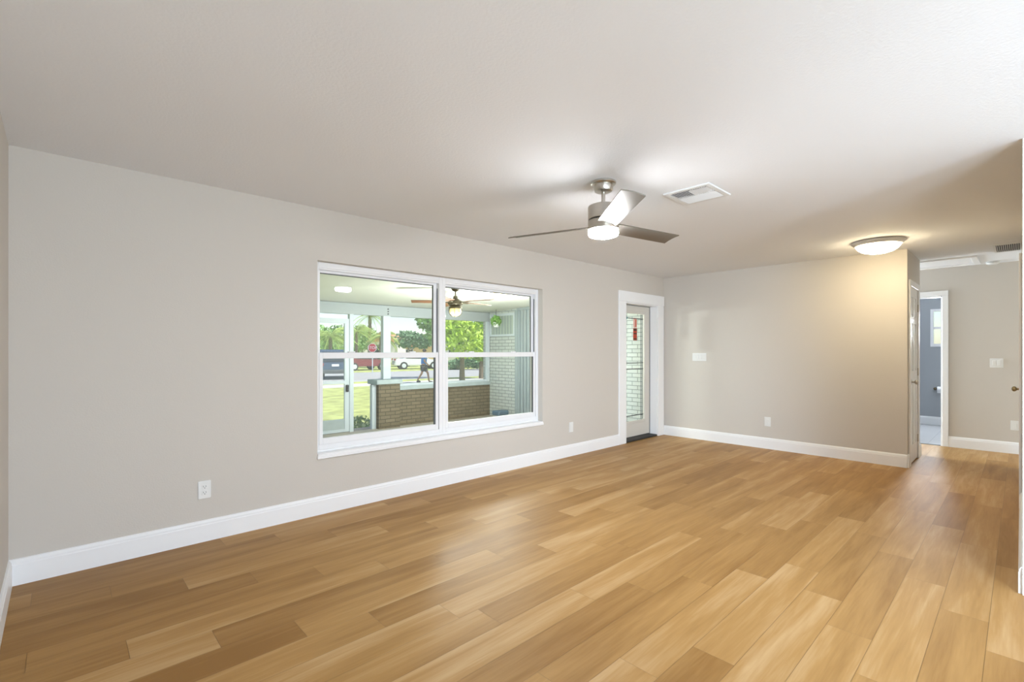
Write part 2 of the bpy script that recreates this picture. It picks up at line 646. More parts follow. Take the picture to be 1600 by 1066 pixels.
struct('hall_floor', BM().box(7.85, XE + 0.06, YA + 0.12, 5.3, -0.08, -0.001), M['seam'])
struct('bathroom_floor', BM().box(XE + 0.06, 11.3, -0.6, 2.4, -0.08, 0.004), M['tile'])

# ceiling: thick slab; rear roof overhang is added to keep sun out
struct('ceiling', BM().box(XL - 0.2, 11.5, YR - 0.2, YA + TH, H, H + 0.15).box(7.6, 11.5, YA + TH, 5.5, H, H + 0.15), M['ceil'])
struct('roof', BM().box(XL - 0.8, 12.2, YR - 3.2, YA + TH + 0.1, H + 0.17, H + 0.30).box(XB, 12.2, YA + TH + 0.1, 8.9, H + 0.17, H + 0.30), M['roof_g'])

b = BM()
b.box(XL - TH, OX0, YA, YA + TH, -0.1, H)
b.box(OX0, OX1, YA, YA + TH, -0.1, OZ0)
b.box(OX0, OX1, YA, YA + TH, OZ1, H)
b.box(OX1, DX0, YA, YA + TH, -0.1, H)
b.box(DX0, DX1, YA, YA + TH, DZ1, H)
b.box(DX1, XB, YA, YA + TH, -0.1, H)
struct('wall_north', b, M['wall'])
struct('wall_east', BM().box(XB, XB + 0.13, YH + 0.0005, YA + TH, 0, H), M['wall'])
# hall side wall with the closet opening
CX0, CX1, CZ1 = 7.02, 7.60, 2.04
XC = 7.85
b = BM()
b.box(XB + 0.0004, CX0, YH, YH + 0.12, 0, H).box(CX1, XC, YH, YH + 0.12, 0, H).box(CX0, CX1, YH, YH + 0.12, CZ1, H)
b.box(XC - 0.12, XC, YH + 0.12, 5.3, 0, H)
struct('wall_hall_north', b, M['wall'])
struct('closet_back_wall', BM().box(XB + 0.13, XC - 0.12, YH + 0.75, YH + 0.85, 0, H), M['wall'])
# end wall with bathroom opening
BY0, BY1, BZ1 = 0.744, 1.46, 2.06
struct('wall_hall_end', BM().box(XE, XE + 0.12, -0.5, BY0, 0, H).box(XE, XE + 0.12, BY1, 5.3, 0, H).box(XE, XE + 0.12, BY0, BY1, BZ1, H), M['wall'])
# right side of the hall, with a door
NX0, NX1, NZ1 = 6.45, 7.26, 2.04
b = BM()
b.box(XK, NX0, YN - 0.12, YN, 0, H).box(NX1, XE, YN - 0.12, YN, 0, H).box(NX0, NX1, YN - 0.12, YN, NZ1, H)
struct('wall_hall_south', b, M['wall'])
struct('wall_kitchen_east', BM().box(XK, XK + 0.12, YR, YN - 0.1205, 0, H), M['wall'])
LY0, LY1, LZ0, LZ1 = -3.1, -1.3, 0.9, 2.1
struct('wall_west', BM().box(XL - TH, XL, LY1, YA - 0.0005, 0, H).box(XL - TH, XL, YR - TH, LY0, 0, H).box(XL - TH, XL, LY0, LY1, 0, LZ0).box(XL - TH, XL, LY0, LY1, LZ1, H), M['wall'])
RX0, RX1, RZ1 = 0.6, 3.5, 2.15
struct('wall_south', BM().box(XL, RX0, YR - TH, YR, 0, H).box(RX1, XK + 0.12, YR - TH, YR, 0, H).box(RX0, RX1, YR - TH, YR, RZ1, H), M['wall'])
# closed room behind the hall's north branch
struct('wall_hall_far', BM().box(XC - 0.12, 7.95, 5.3, 5.42, 0, H).box(8.65, XE + 0.12, 5.3, 5.42, 0, H).box(7.95, 8.65, 5.3, 5.42, 0, 0.8).box(7.95, 8.65, 5.3, 5.42, 2.0, H), M['wall'])
# bathroom
XW = 11.2
WY0, WY1, WZ0, WZ1 = 0.46, 1.10, 1.38, 2.04
b = BM()
b.box(XW, XW + 0.15, -0.6, WY0, 0, H).box(XW, XW + 0.15, WY1, 2.4, 0, H).box(XW, XW + 0.15, WY0, WY1, 0, WZ0).box(XW, XW + 0.15, WY0, WY1, WZ1, H)
struct('wall_bathroom_east', b, M['bathwall'])
struct('wall_bathroom_sides', BM().box(XE + 0.1205, XW, -0.72, -0.6, 0, H).box(XE + 0.1205, XW, 2.4, 2.52, 0, H), M['bathwall'])
struct('wall_bathroom_west', BM().box(XE + 0.1204, XE + 0.13, -0.6, BY0 - 0.08, 0, H).box(XE + 0.1204, XE + 0.13, BY1 + 0.08, 2.4, 0, H), M['bathwall'])

# baseboards
BP = [(0, 0), (0.016, 0), (0.016, 0.112), (0.013, 0.118), (0.013, 0.128), (0.007, 0.142), (0, 0.145)]


def base(name, runs):
    b = BM()
    for p_, q_, nr in runs:
        b.sweep(BP, p_, q_, nr)
    return struct(name, b, M['white'])


base('baseboard_north', [((XL, YA, 0), (5.648, YA, 0), (0, -1, 0))])
base('baseboard_west', [((XL, YR, 0), (XL, YA - 0.016, 0), (1, 0, 0))])
base('baseboard_east', [((XB, YA - 0.016, 0), (XB, YH - 0.0, 0), (-1, 0, 0))])
base('baseboard_hall_north', [((XB, YH, 0), (CX0 - 0.075, YH, 0), (0, -1, 0)), ((CX1 + 0.07, YH, 0), (XC, YH, 0), (0, -1, 0)), ((XC, YH, 0), (XC, 5.3, 0), (1, 0, 0))])
base('baseboard_hall_end', [((XE, YN, 0), (XE, 0.679, 0), (-1, 0, 0)), ((XE, 1.53, 0), (XE, 5.3, 0), (-1, 0, 0))])
base('baseboard_hall_south', [((XK, YN, 0), (5.72, YN, 0), (0, 1, 0)), ((7.34, YN, 0), (XE - 0.016, YN, 0), (0, 1, 0))])
base('baseboard_kitchen', [((XK, YN + 0.0, 0), (XK, YR, 0), (-1, 0, 0))])
base('baseboard_bathroom', [((XW, -0.6, 0.004), (XW, 2.4, 0.004), (-1, 0, 0))])

# casings
b = BM()
b.box(5.648, DX0, YA - 0.020, YA, 0.0, DZ1, 0.003).box(5.648, 6.865, YA - 0.022, YA, DZ1, 2.15, 0.003).box(DX1, 6.858, YA - 0.020, YA, 0, DZ1, 0.003)
struct('trim_1', b, M['white'])
b = BM()
b.box(XE - 0.018, XE, 0.679, BY0, 0, BZ1, 0.003).box(XE - 0.018, XE, BY1, BY1 + 0.065, 0, BZ1, 0.003).box(XE - 0.018, XE, 0.679, BY1 + 0.065, BZ1, BZ1 + 0.068, 0.003)
b.box(XE, XE + 0.12, BY0 - 0.001, BY0 + 0.015, 0, BZ1).box(XE, XE + 0.12, BY1 - 0.015, BY1 + 0.001, 0, BZ1).box(XE, XE + 0.12, BY0, BY1, BZ1 - 0.015, BZ1 + 0.001)
struct('trim_2', b, M['white'])
b = BM()
b.box(CX0 - 0.07, CX0, YH - 0.018, YH, 0, CZ1 + 0.07, 0.003).box(CX1, CX1 + 0.07, YH - 0.018, YH, 0, CZ1 + 0.07, 0.003).box(CX0, CX1, YH - 0.018, YH, CZ1, CZ1 + 0.07, 0.003)
struct('trim_3', b, M['white'])
b = BM()
b.box(5.76, 5.83, YN, YN + 0.018, 0, NZ1 + 0.07, 0.003).box(NX1, NX1 + 0.07, YN, YN + 0.018, 0, NZ1 + 0.07, 0.003).box(5.83, NX1, YN, YN + 0.018, NZ1, NZ1 + 0.07, 0.003)
struct('trim_4', b, M['white'])
struct('threshold', BM().box(XE, XE + 0.06, BY0 + 0.015, BY1 - 0.015, 0, 0.006, 0.002), M['gasket'])

# ------------------------------------------------------------------ doors


def slab_door(name, lo, hi, face, out, zb, zt, hinge_side, knob_x, m_knob, zk=0.92):
    """panel door lying along X; face = y of its visible face, out = +1/-1 the side it looks to"""
    t = thing(name, None, None, ((lo + hi) / 2, face, 0), 0, kind='structure')
    y0, y1 = (face - 0.035 * out, face)
    s = BM()
    st = 0.095
    w_ = hi - lo
    s.box(lo, lo + st, y0, y1, zb, zt).box(hi - st, hi, y0, y1, zb, zt)
    rails = [(zb, zb + 0.2), (0.95, 1.07), (1.62, 1.70), (zt - 0.11, zt)]
    for a, c in rails:
        s.box(lo + st, hi - st, y0, y1, a, c)
    for (a, c), (d, e_) in zip(rails, rails[1:]):
        s.box((lo + hi) / 2 - 0.04, (lo + hi) / 2 + 0.04, y0, y1, c, d)
    sl = obj('door_slab', s, M['doorwhite'], t)
    pn = BM()
    for (a, c), (d, e_) in zip(rails, rails[1:]):
        for xa, xb in ((lo + st, (lo + hi) / 2 - 0.04), ((lo + hi) / 2 + 0.04, hi - st)):
            pn.box(xa, xb, y0 + 0.008 * out, y1 - 0.006 * out, c, d)
            pn.box(xa + 0.022, xb - 0.022, y1 - 0.006 * out, y1 - 0.002 * out, c + 0.022, d - 0.022, 0.0015)
    obj('door_panel', pn, M['doorwhite'], t)
    for z in (0.25, 1.05, 1.82):
        hx = hi + 0.002 if hinge_side > 0 else lo - 0.002
        obj('hinge', BM().cyl((hx, face + 0.006 * out, z), 0.007, 0.09, 'Z', 12).box(hx - 0.014, hx + 0.014, face - 0.001, face + 0.003 * out, z - 0.045, z + 0.045), M['nickel'], t)
    kb = BM()
    kb.cyl((knob_x, face + 0.004 * out, zk), 0.032, 0.008, 'Y', 24)
    kb.cyl((knob_x, face + 0.025 * out, zk), 0.011, 0.04, 'Y', 16)
    kb.sphere((knob_x, face + 0.052 * out, zk), 0.027, (1, 0.75, 1), 20)
    obj('door_knob', kb, m_knob, t, True)
    return t


slab_door('door_2', CX0 + 0.004, CX1 - 0.004, YH - 0.004, -1, 0.014, CZ1 - 0.004, 1, CX0 + 0.065, M['nickel'], 0.95)
slab_door('door_3', NX0 + 0.004, NX1 - 0.004, YN + 0.002, 1, 0.014, NZ1 - 0.004, -1, NX1 - 0.065, M['brass'], 0.91)
struct('trim_5', BM().box(5.83, NX0, YN - 0.002, YN + 0.006, 0.012, NZ1), M['white'])

# front door
t = thing('door_1', None, None, ((DX0 + DX1) / 2, YA + 0.12, 0), 0, kind='structure')
ys = YA + 0.122
jb = BM()
jb.box(DX0, DX0 + 0.015, YA, YA + TH, 0.0, DZ1).box(DX1 - 0.015, DX1, YA, YA + TH, 0, DZ1).box(DX0 + 0.015, DX1 - 0.015, YA, YA + TH, DZ1 - 0.015, DZ1)
obj('door_jamb', jb, M['white'], t)
wz = BM()
wz.box(DX1 - 0.024, DX1 - 0.015, ys - 0.006, ys + 0.01, 0.03, DZ1 - 0.015).box(DX0 + 0.015, DX1 - 0.015, ys - 0.006, ys + 0.01, DZ1 - 0.022, DZ1 - 0.015).box(DX0 + 0.015, DX0 + 0.024, ys - 0.006, ys + 0.01, 0.03, DZ1 - 0.015)
obj('weatherstrip', wz, M['gasket'], t)
a0, a1, gx0, gx1, gz0, gz1 = DX0 + 0.024, DX1 - 0.024, 5.985, 6.53, 0.25, 1.875
sb = BM()
sb.box(a0, gx0, ys, ys + 0.044, 0.035, 1.978).box(gx1, a1, ys, ys + 0.044, 0.035, 1.978)
sb.box(gx0, gx1, ys, ys + 0.044, 0.035, gz0).box(gx0, gx1, ys, ys + 0.044, gz1, 1.978)
obj('door_slab', sb, M['doorpaint'], t)
fr = BM()
for xa, xb, za, zb in ((gx0 - 0.02, gx0 + 0.018, gz0 - 0.02, gz1 + 0.02), (gx1 - 0.018, gx1 + 0.02, gz0 - 0.02, gz1 + 0.02), (gx0 + 0.018, gx1 - 0.018, gz1 - 0.018, gz1 + 0.02), (gx0 + 0.018, gx1 - 0.018, gz0 - 0.02, gz0 + 0.018)):
    fr.box(xa, xb, ys - 0.012, ys - 0.0002, za, zb, 0.004)
obj('glass_frame', fr, M['doorpaint'], t)
gp = obj('glass_pane', BM().box(gx0, gx1, ys + 0.018, ys + 0.024, gz0, gz1), M['glass'], t)
ld = BM()
yl = ys + 0.014
for x in (gx0 + 0.06, gx1 - 0.075, gx1 - 0.035):
    ld.box(x - 0.006, x + 0.006, yl, yl + 0.0035, gz0 + 0.018, gz1 - 0.018)
for z in (gz0 + 0.09, 1.035, 1.125, gz1 - 0.085):
    ld.box(gx0 + 0.018, gx1 - 0.018, yl, yl + 0.0035, z - 0.006, z + 0.006)
obj('leaded_came', ld, M['lead'], gp)
jw = BM()
zc = gz1 - 0.085
for dx, dz in ((0, 0.022), (0, -0.022), (0.022, 0), (-0.022, 0)):
    jw.obox((gx0 + 0.06 + dx, yl - 0.002, zc + dz), (0.026, 0.008, 0.026), Matrix.Rotation(R(45), 3, 'Y'), 0.003)
obj('glass_jewel', jw, M['bevel'], gp)
obj('threshold_plate', BM().box(DX0 + 0.015, DX1 - 0.015, YA - 0.010, ys + 0.05, 0.001, 0.028, 0.006), M['dark'], t)
hd = BM()
hd.cyl((a0 + 0.06, ys - 0.004, 0.97), 0.03, 0.008, 'Y', 20).cyl((a0 + 0.06, ys - 0.03, 0.97), 0.010, 0.045, 'Y', 12).sphere((a0 + 0.06, ys - 0.058, 0.97), 0.026, (1, .75, 1)).cyl((a0 + 0.06, ys - 0.008, 1.12), 0.028, 0.016, 'Y', 20)
obj('door_knob', hd, M['nickel'], t, True)

# stickers on the glass of the front door
tk = thing('warning_sticker', 'small pink and red printed sticker high on front door glass', 'sticker', (6.29, ys + 0.0170, 1.55))
obj('upper_label', BM().box(6.245, 6.335, ys + 0.0155, ys + 0.0176, 1.655, 1.80), M['stk_pink'], tk, label='pale pink printed label')
obj('print_strip', BM().box(6.300, 6.325, ys + 0.0149, ys + 0.0155, 1.665, 1.775), M['stk_red'], tk)
obj('lower_label', BM().box(6.240, 6.340, ys + 0.0155, ys + 0.0176, 1.465, 1.645), M['stk_red'], tk, label='rust red label with dark bands')
for z0, z1 in ((1.605, 1.637), (1.555, 1.575), (1.475, 1.495)):
    obj('dark_print', BM().box(6.246, 6.334, ys + 0.0149, ys + 0.0155, z0, z1), M['stk_dark'], tk)

# ------------------------------------------------------------------ windows: two double-hung units side by side
YF = YA + 0.070        # front face of the frames


def hung(name, x0, x1, z0, z1):
    t = thing(name, None, None, ((x0 + x1) / 2, YF, z0), 0, kind='structure')
    fw = 0.038
    f = BM()
    f.box(x0, x0 + fw, YF, YF + 0.09, z0, z1, 0.002).box(x1 - fw, x1, YF, YF + 0.09, z0, z1, 0.002)
    f.box(x0 + fw, x1 - fw, YF, YF + 0.09, z1 - 0.045, z1, 0.002).box(x0 + fw, x1 - fw, YF, YF + 0.09, z0, z0 + 0.055, 0.002)
    f.box(x0 + fw, x1 - fw, YF + 0.006, YF + 0.016, z1 - 0.058, z1 - 0.045)
    obj('window_frame', f, M['vinyl'], t)
    a, c = x0 + fw, x1 - fw
    sw = 0.036
    zm = 1.265
    # dark jamb tracks beside the upper sash
    obj('jamb_track', BM().box(a, a + 0.006, YF + 0.028, YF + 0.034, zm + 0.03, z1 - 0.11).box(c - 0.006, c, YF + 0.028, YF + 0.034, zm + 0.03, z1 - 0.11), M['gasket'], t)
    # lower sash, inner
    s = BM()
    ya, yb = YF + 0.006, YF + 0.038
    s.box(a + 0.004, a + sw, ya, yb, z0 + 0.055, zm + 0.024, 0.002).box(c - sw, c - 0.004, ya, yb, z0 + 0.055, zm + 0.024, 0.002)
    s.box(a + sw, c - sw, ya, yb, z0 + 0.055, z0 + 0.105, 0.002).box(a + sw, c - sw, ya, yb, zm - 0.026, zm + 0.024, 0.002)
    so = obj('lower_sash', s, M['vinyl'], t)
    obj('glass_pane', BM().box(a + sw, c - sw, ya + 0.014, ya + 0.018, z0 + 0.105, zm - 0.026), M['glass'], so)
    gk = BM()
    gk.box(c - sw - 0.018, c - sw, ya + 0.004, ya + 0.013, z0 + 0.105, zm - 0.026)
    obj('glazing_gasket', gk, M['gasket'], so)
    lk = BM()
    xm = (a + c) / 2
    for xx in (xm - 0.3, xm + 0.3):
        lk.box(xx - 0.03, xx + 0.03, ya + 0.004, yb - 0.004, zm + 0.024, zm + 0.034, 0.003)
    obj('sash_lock', lk, M['vinyl'], so)
    # upper sash, outer
    s = BM()
    ya, yb = YF + 0.042, YF + 0.074
    s.box(a + 0.001, a + 0.026, ya, yb, zm - 0.02, z1 - 0.045, 0.002).box(c - sw - 0.002, c - 0.001, ya, yb, zm - 0.02, z1 - 0.045, 0.002)
    s.box(a + 0.026, c - sw, ya, yb, z1 - 0.078, z1 - 0.045, 0.002).box(a + 0.026, c - sw, ya, yb, zm - 0.02, zm + 0.02, 0.002)
    so = obj('upper_sash', s, M['vinyl'], t)
    obj('glass_pane', BM().box(a + 0.026, c - sw, ya + 0.014, ya + 0.018, zm + 0.02, z1 - 0.078), M['glass'], so)
    gk = BM()
    gk.box(a + 0.026, c - sw - 0.002, ya + 0.003, ya + 0.013, z1 - 0.086, z1 - 0.078).box(c - sw - 0.009, c - sw - 0.002, ya + 0.003, ya + 0.013, zm + 0.02, z1 - 0.086)
    obj('glazing_gasket', gk, M['gasket'], so)
    return t


MX = 2.745
hung('window_1', OX0, MX, OZ0 + 0.012, OZ1)
hung('window_2', MX, OX1, OZ0 + 0.012, OZ1)
b = BM()
b.box(OX0, OX1, YA - 0.012, YF + 0.09, OZ0 - 0.016, OZ0 + 0.0115, 0.002)
struct('trim_6', b, M['white'])
struct('trim_7', BM().box(OX0 - 0.004, OX1 + 0.008, YA - 0.016, YA - 0.0001, OZ0 - 0.030, OZ0 - 0.002, 0.004), M['white'])
struct('trim_8', BM().box(OX0 + 0.02, OX1 - 0.02, YF - 0.012, YF - 0.0005, OZ0 + 0.012, OZ0 + 0.03, 0.003), M['white'])

# bathroom window
t = thing('window_3', None, None, (XW, (WY0 + WY1) / 2, WZ0), 0, kind='structure')
f = BM()
f.box(XW - 0.014, XW + 0.07, WY0, WY0 + 0.04, WZ0, WZ1).box(XW - 0.014, XW + 0.07, WY1 - 0.04, WY1, WZ0, WZ1).box(XW - 0.014, XW + 0.07, WY0 + 0.04, WY1 - 0.04, WZ1 - 0.04, WZ1).box(XW - 0.014, XW + 0.07, WY0 + 0.04, WY1 - 0.04, WZ0, WZ0 + 0.05)
f.box(XW + 0.02, XW + 0.06, WY0 + 0.04, WY1 - 0.04, 1.69, 1.73)
obj('window_frame', f, M['vinyl'], t)
mt = BM()
for yy in (WY0 + 0.19, WY0 + 0.32, WY0 + 0.45):
    mt.box(XW + 0.03, XW + 0.045, yy - 0.006, yy + 0.006, WZ0 + 0.05, WZ1 - 0.04)
obj('muntin', mt, M['vinyl'], t)
obj('glass_pane', BM().box(XW + 0.046, XW + 0.050, WY0 + 0.04, WY1 - 0.04, WZ0 + 0.05, WZ1 - 0.04), M['glass'], t)

# unseen west window, added to go with the fill on the far wall
t = thing('window_5', None, None, (XL, (LY0 + LY1) / 2, LZ0), 0, kind='structure')
f = BM()
xa, xb = XL - 0.12, XL - 0.06
for ya, yb, za, zb in ((LY0, LY0 + 0.05, LZ0, LZ1), (LY1 - 0.05, LY1, LZ0, LZ1), (LY0 + 0.05, LY1 - 0.05, LZ0, LZ0 + 0.05), (LY0 + 0.05, LY1 - 0.05, LZ1 - 0.05, LZ1), (-2.225, -2.175, LZ0 + 0.05, LZ1 - 0.05)):
    f.box(xa, xb, ya, yb, za, zb)
obj('window_frame', f, M['vinyl'], t)
obj('glass_pane', BM().box(XL - 0.095, XL - 0.09, LY0 + 0.05, LY1 - 0.05, LZ0 + 0.05, LZ1 - 0.05), M['glass'], t)

# unseen rear patio door, added as the opening for the rear fill
t = thing('door_4', None, None, ((RX0 + RX1) / 2, YR - 0.1, 0), 0, kind='structure')
f = BM()
for xa, xb in ((RX0, RX0 + 0.06), ((RX0 + RX1) / 2 - 0.04, (RX0 + RX1) / 2 + 0.04), (RX1 - 0.06, RX1)):
    f.box(xa, xb, YR - 0.14, YR - 0.08, 0, RZ1)
f.box(RX0 + 0.06, RX1 - 0.06, YR - 0.14, YR - 0.08, RZ1 - 0.06, RZ1).box(RX0 + 0.06, RX1 - 0.06, YR - 0.14, YR - 0.08, 0, 0.06)
obj('door_frame', f, M['vinyl'], t)
obj('glass_pane', BM().box(RX0 + 0.06, RX1 - 0.06, YR - 0.115, YR - 0.109, 0.06, RZ1 - 0.06), M['glass'], t)

# ------------------------------------------------------------------ outlets and switches (all built on a wall, u to the right, n out of it)


def plate(name, label, cat, c, u, nrm, w_, h_, kind, group=None):
    t = thing(name, label, cat, c, math.atan2(u[1], u[0]), group)
    # local frame: x along u, -y out of the wall (u is chosen so that this holds)
    M0 = ROOT[t]
    def put(B):
        B.b.transform(M0)
        return B
    cp = obj('cover_plate', put(BM().box(-w_ / 2, w_ / 2, -0.007, 0, -h_ / 2, h_ / 2, 0.003, 2)), M['plate'], t)
    if kind == 'outlet':
        for dz in (0.02, -0.02):
            rc = obj('receptacle', put(BM().box(-0.0165, 0.0165, -0.0095, -0.007, dz - 0.0145, dz + 0.0145, 0.001)), M['plate'], t)
            sl = BM()
            sl.box(-0.0085, -0.006, -0.0100, -0.0094, dz - 0.002, dz + 0.008).box(0.006, 0.0085, -0.0100, -0.0094, dz - 0.002, dz + 0.008)
            sl.cyl((0, -0.0097, dz - 0.008), 0.0028, 0.0007, 'Y', 12)
            obj('slot', put(sl), M['dark'], rc)
    elif kind == 'decora':
        obj('insert', put(BM().box(-0.017, 0.017, -0.0092, -0.007, -0.034, 0.034, 0.001)), M['plate'], t)
    else:
        nsw = kind
        for i in range(nsw):
            x = (i - (nsw - 1) / 2) * 0.046
            obj('rocker', put(BM().box(x - 0.0165, x + 0.0165, -0.0115, -0.007, -0.033, 0.033, 0.002)), M['plate'], t)
    return t


plate('wall_outlet', 'white duplex outlet low on the wall left of the big window', 'outlet', (0.725, YA, 0.353), (1, 0, 0), (0, -1, 0), 0.076, 0.120, 'outlet')
plate('wall_outlet', 'small white outlet plate low on the wall between window and front door', 'outlet', (4.627, YA, 0.358), (1, 0, 0), (0, -1, 0), 0.078, 0.124, 'decora')
plate('wall_outlet', 'white outlet low on the far tan wall', 'outlet', (XB, 2.32, 0.361), (0, -1, 0), (-1, 0, 0), 0.078, 0.124, 'decora')
plate('light_switch', 'wide white four-gang switch plate on the far wall beside front door', 'light switch', (XB, 3.258, 1.215), (0, -1, 0), (-1, 0, 0), 0.212, 0.118, 4)
plate('light_switch', 'white two-gang switch plate on the hall end wall', 'light switch', (XE, 0.219, 1.148), (0, -1, 0), (-1, 0, 0), 0.124, 0.120, 2)
plate('wall_outlet', 'white outlet low on the hall end wall', 'outlet', (XE, 0.056, 0.359), (0, -1, 0), (-1, 0, 0), 0.076, 0.122, 'decora')

# ------------------------------------------------------------------ living room ceiling fan
FX, FY = 2.666, 1.930
fan = thing('ceiling_fan', 'brushed nickel ceiling fan with three blades and lit light kit', 'ceiling fan', (FX, FY, H))
obj('canopy', BM().lathe((FX, FY, H), [(0.080, -0.0005), (0.084, -0.006), (0.084, -0.016), (0.078, -0.022), (0.064, -0.024), (0.064, -0.052), (0.058, -0.064), (0.045, -0.071), (0.018, -0.073)]), M['nickel'], fan, True)
obj('downrod', BM().cyl((FX, FY, 2.325), 0.0125, 0.10).lathe((FX, FY, 2.290), [(0.0, 0.012), (0.022, 0.010), (0.027, 0.0), (0.024, -0.008), (0.0, -0.012)], 24), M['nickel'], fan, True)
obj('motor_housing', BM().lathe((FX, FY, 2.280), [(0.0, 0.0), (0.09, 0.0), (0.100, -0.005), (0.102, -0.012), (0.102, -0.094), (0.097, -0.096)]), M['nickel'], fan, True)
obj('motor_gap', BM().cyl((FX, FY, 2.182), 0.096, 0.010, 'Z', 40), M['dark'], fan, True)
obj('blade_hub', BM().lathe((FX, FY, 2.178), [(0.097, 0.0), (0.102, -0.003), (0.102, -0.062), (0.0, -0.062)]), M['nickel'], fan, True)
obj('light_kit', BM().lathe((FX, FY, 2.116), [(0.099, 0.0), (0.100, -0.008), (0.100, -0.030), (0.095, -0.039), (0.080, -0.045), (0.0, -0.048)]), M['led'], fan, True, label='lit white glass drum')
for ang in (109, -11, 229):
    bl = BM()
    r0, r1, w0, w1, th = 0.085, 0.69, 0.062, 0.068, 0.0035
    nseg = 14
    top, bot = [], []
    for i in range(nseg + 1):
        f_ = i / nseg
        r = r0 + (r1 - r0) * f_
        w_ = w0 + (w1 - w0) * f_
        top.append((r, w_))
    vt = []
    pitch = R(-13)
    for r, w_ in top:
        row = []
        for side in (-1, -0.5, 0, 0.5, 1):
            y = side * w_
            zc = 0.006 * (1 - side * side)
            for tz in (th, -th):
                row.append(bl.b.verts.new((r, y * math.cos(pitch), y * math.sin(pitch) + zc + tz)))
        vt.append(row)
    for a, c in zip(vt, vt[1:]):
        for j in range(0, 8, 2):
            bl.b.faces.new((a[j], a[j + 2], c[j + 2], c[j]))
            bl.b.faces.new((a[j + 1], c[j + 1], c[j + 3], a[j + 3]))
        bl.b.faces.new((a[0], c[0], c[1], a[1]))
        bl.b.faces.new((a[8], a[9], c[9], c[8]))
    for row in (vt[0], vt[-1]):
        for j in range(0, 8, 2):
            bl.b.faces.new((row[j], row[j + 1], row[j + 3], row[j + 2]))
    bmesh.ops.recalc_face_normals(bl.b, faces=bl.b.faces)
    bl.b.transform(Matrix.Translation((FX, FY, 2.140)) @ Matrix.Rotation(R(ang), 4, 'Z'))
    bo = obj('blade', bl, M['blade'], fan, True)

# flush mount light
LX, LY = 6.18, 1.02
fl_ = thing('flush_mount_light', 'lit flush mount ceiling light with frosted glass bowl and metal rim', 'ceiling light', (LX, LY, H))
obj('base_pan', BM().lathe((LX, LY, H), [(0.215, -0.0005), (0.228, -0.006), (0.226, -0.016), (0.205, -0.040), (0.190, -0.045), (0.0, -0.046)]), M['pan'], fl_, True)
obj('glass_bowl', BM().lathe((LX, LY, H - 0.042), [(0.190, 0.0), (0.186, -0.014), (0.168, -0.038), (0.130, -0.062), (0.080, -0.078), (0.030, -0.086), (0.0, -0.087)]), M['bowl'], fl_, True)
obj('finial', BM().lathe((LX, LY, H - 0.127), [(0.0, 0.0), (0.012, -0.002), (0.013, -0.008), (0.007, -0.014), (0.0, -0.018)], 20), M['pan'], fl_, True)

# supply vent near the fan
VX0, VX1, VY0, VY1 = 3.180, 3.535, 1.440, 1.780
v = thing('ceiling_vent', 'square white ceiling supply vent near the ceiling fan', 'air vent', ((VX0 + VX1) / 2, (VY0 + VY1) / 2, H))
f = BM()
zt, zb = H - 0.0005, H - 0.012
f.box(VX0, VX1, VY0, VY0 + 0.035, zb, zt, 0.003).box(VX0, VX1, VY1 - 0.035, VY1, zb, zt, 0.003).box(VX0, VX0 + 0.035, VY0 + 0.035, VY1 - 0.035, zb, zt, 0.003).box(VX1 - 0.035, VX1, VY0 + 0.035, VY1 - 0.035, zb, zt, 0.003)
obj('vent_frame', f, M['vented'], v)
obj('throat', BM().box(VX0 + 0.03, VX1 - 0.03, VY0 + 0.03, VY1 - 0.03, H - 0.003, H - 0.0006), M['ventgap'], v)
s = BM()
rot = Matrix.Rotation(R(38), 3, 'Y')
for i in range(9):
    x = VX1 - 0.045 - i * 0.0145
    s.obox((x, (VY0 + VY1) / 2, H - 0.010), (0.0135, VY1 - VY0 - 0.075, 0.0018), rot)
rot2 = Matrix.Rotation(R(-32), 3, 'X')
for i in range(8):
    y = VY0 + 0.048 + i * 0.0165
    s.obox(((VX0 + 0.045 + VX1 - 0.185) / 2 + 0.0, y, H - 0.010), (0.115, 0.018, 0.0018), rot2)
    y = VY1 - 0.048 - i * 0.0165
    s.obox(((VX0 + 0.045 + VX1 - 0.185) / 2 + 0.0, y, H - 0.010), (0.115, 0.018, 0.0018), Matrix.Rotation(R(32), 3, 'X'))
s.box(VX0 + 0.155, VX0 + 0.160, VY0 + 0.035, VY1 - 0.035, H - 0.014, H - 0.004)
obj('louvre', s, M['vented'], v)

# return vent in the hall ceiling
v = thing('return_vent', 'white return air vent with dark slots in the hall ceiling', 'air vent', (7.56, 0.10, H))
hx0, hx1, hy0, hy1 = 7.30, 7.80, 0.010, 0.19
f = BM()
zt, zb = H - 0.0005, H - 0.010
f.box(hx0 - 0.02, hx1 + 0.02, hy1, hy1 + 0.02, zb, zt).box(hx0 - 0.02, hx1 + 0.02, hy0 - 0.010, hy0, zb, zt).box(hx0 - 0.02, hx0, hy0, hy1, zb, zt).box(hx1, hx1 + 0.02, hy0, hy1, zb, zt)
obj('vent_frame', f, M['vented'], v)
obj('throat', BM().box(hx0, hx1, hy0, hy1, H - 0.003, H - 0.0006), M['returngap'], v)
s = BM()
for i in range(11):
    y = hy0 + 0.012 + i * 0.0158
    s.box(hx0, hx1, y - 0.0026, y + 0.0026, H - 0.012, H - 0.004)
obj('slat', s, M['vented'], v)

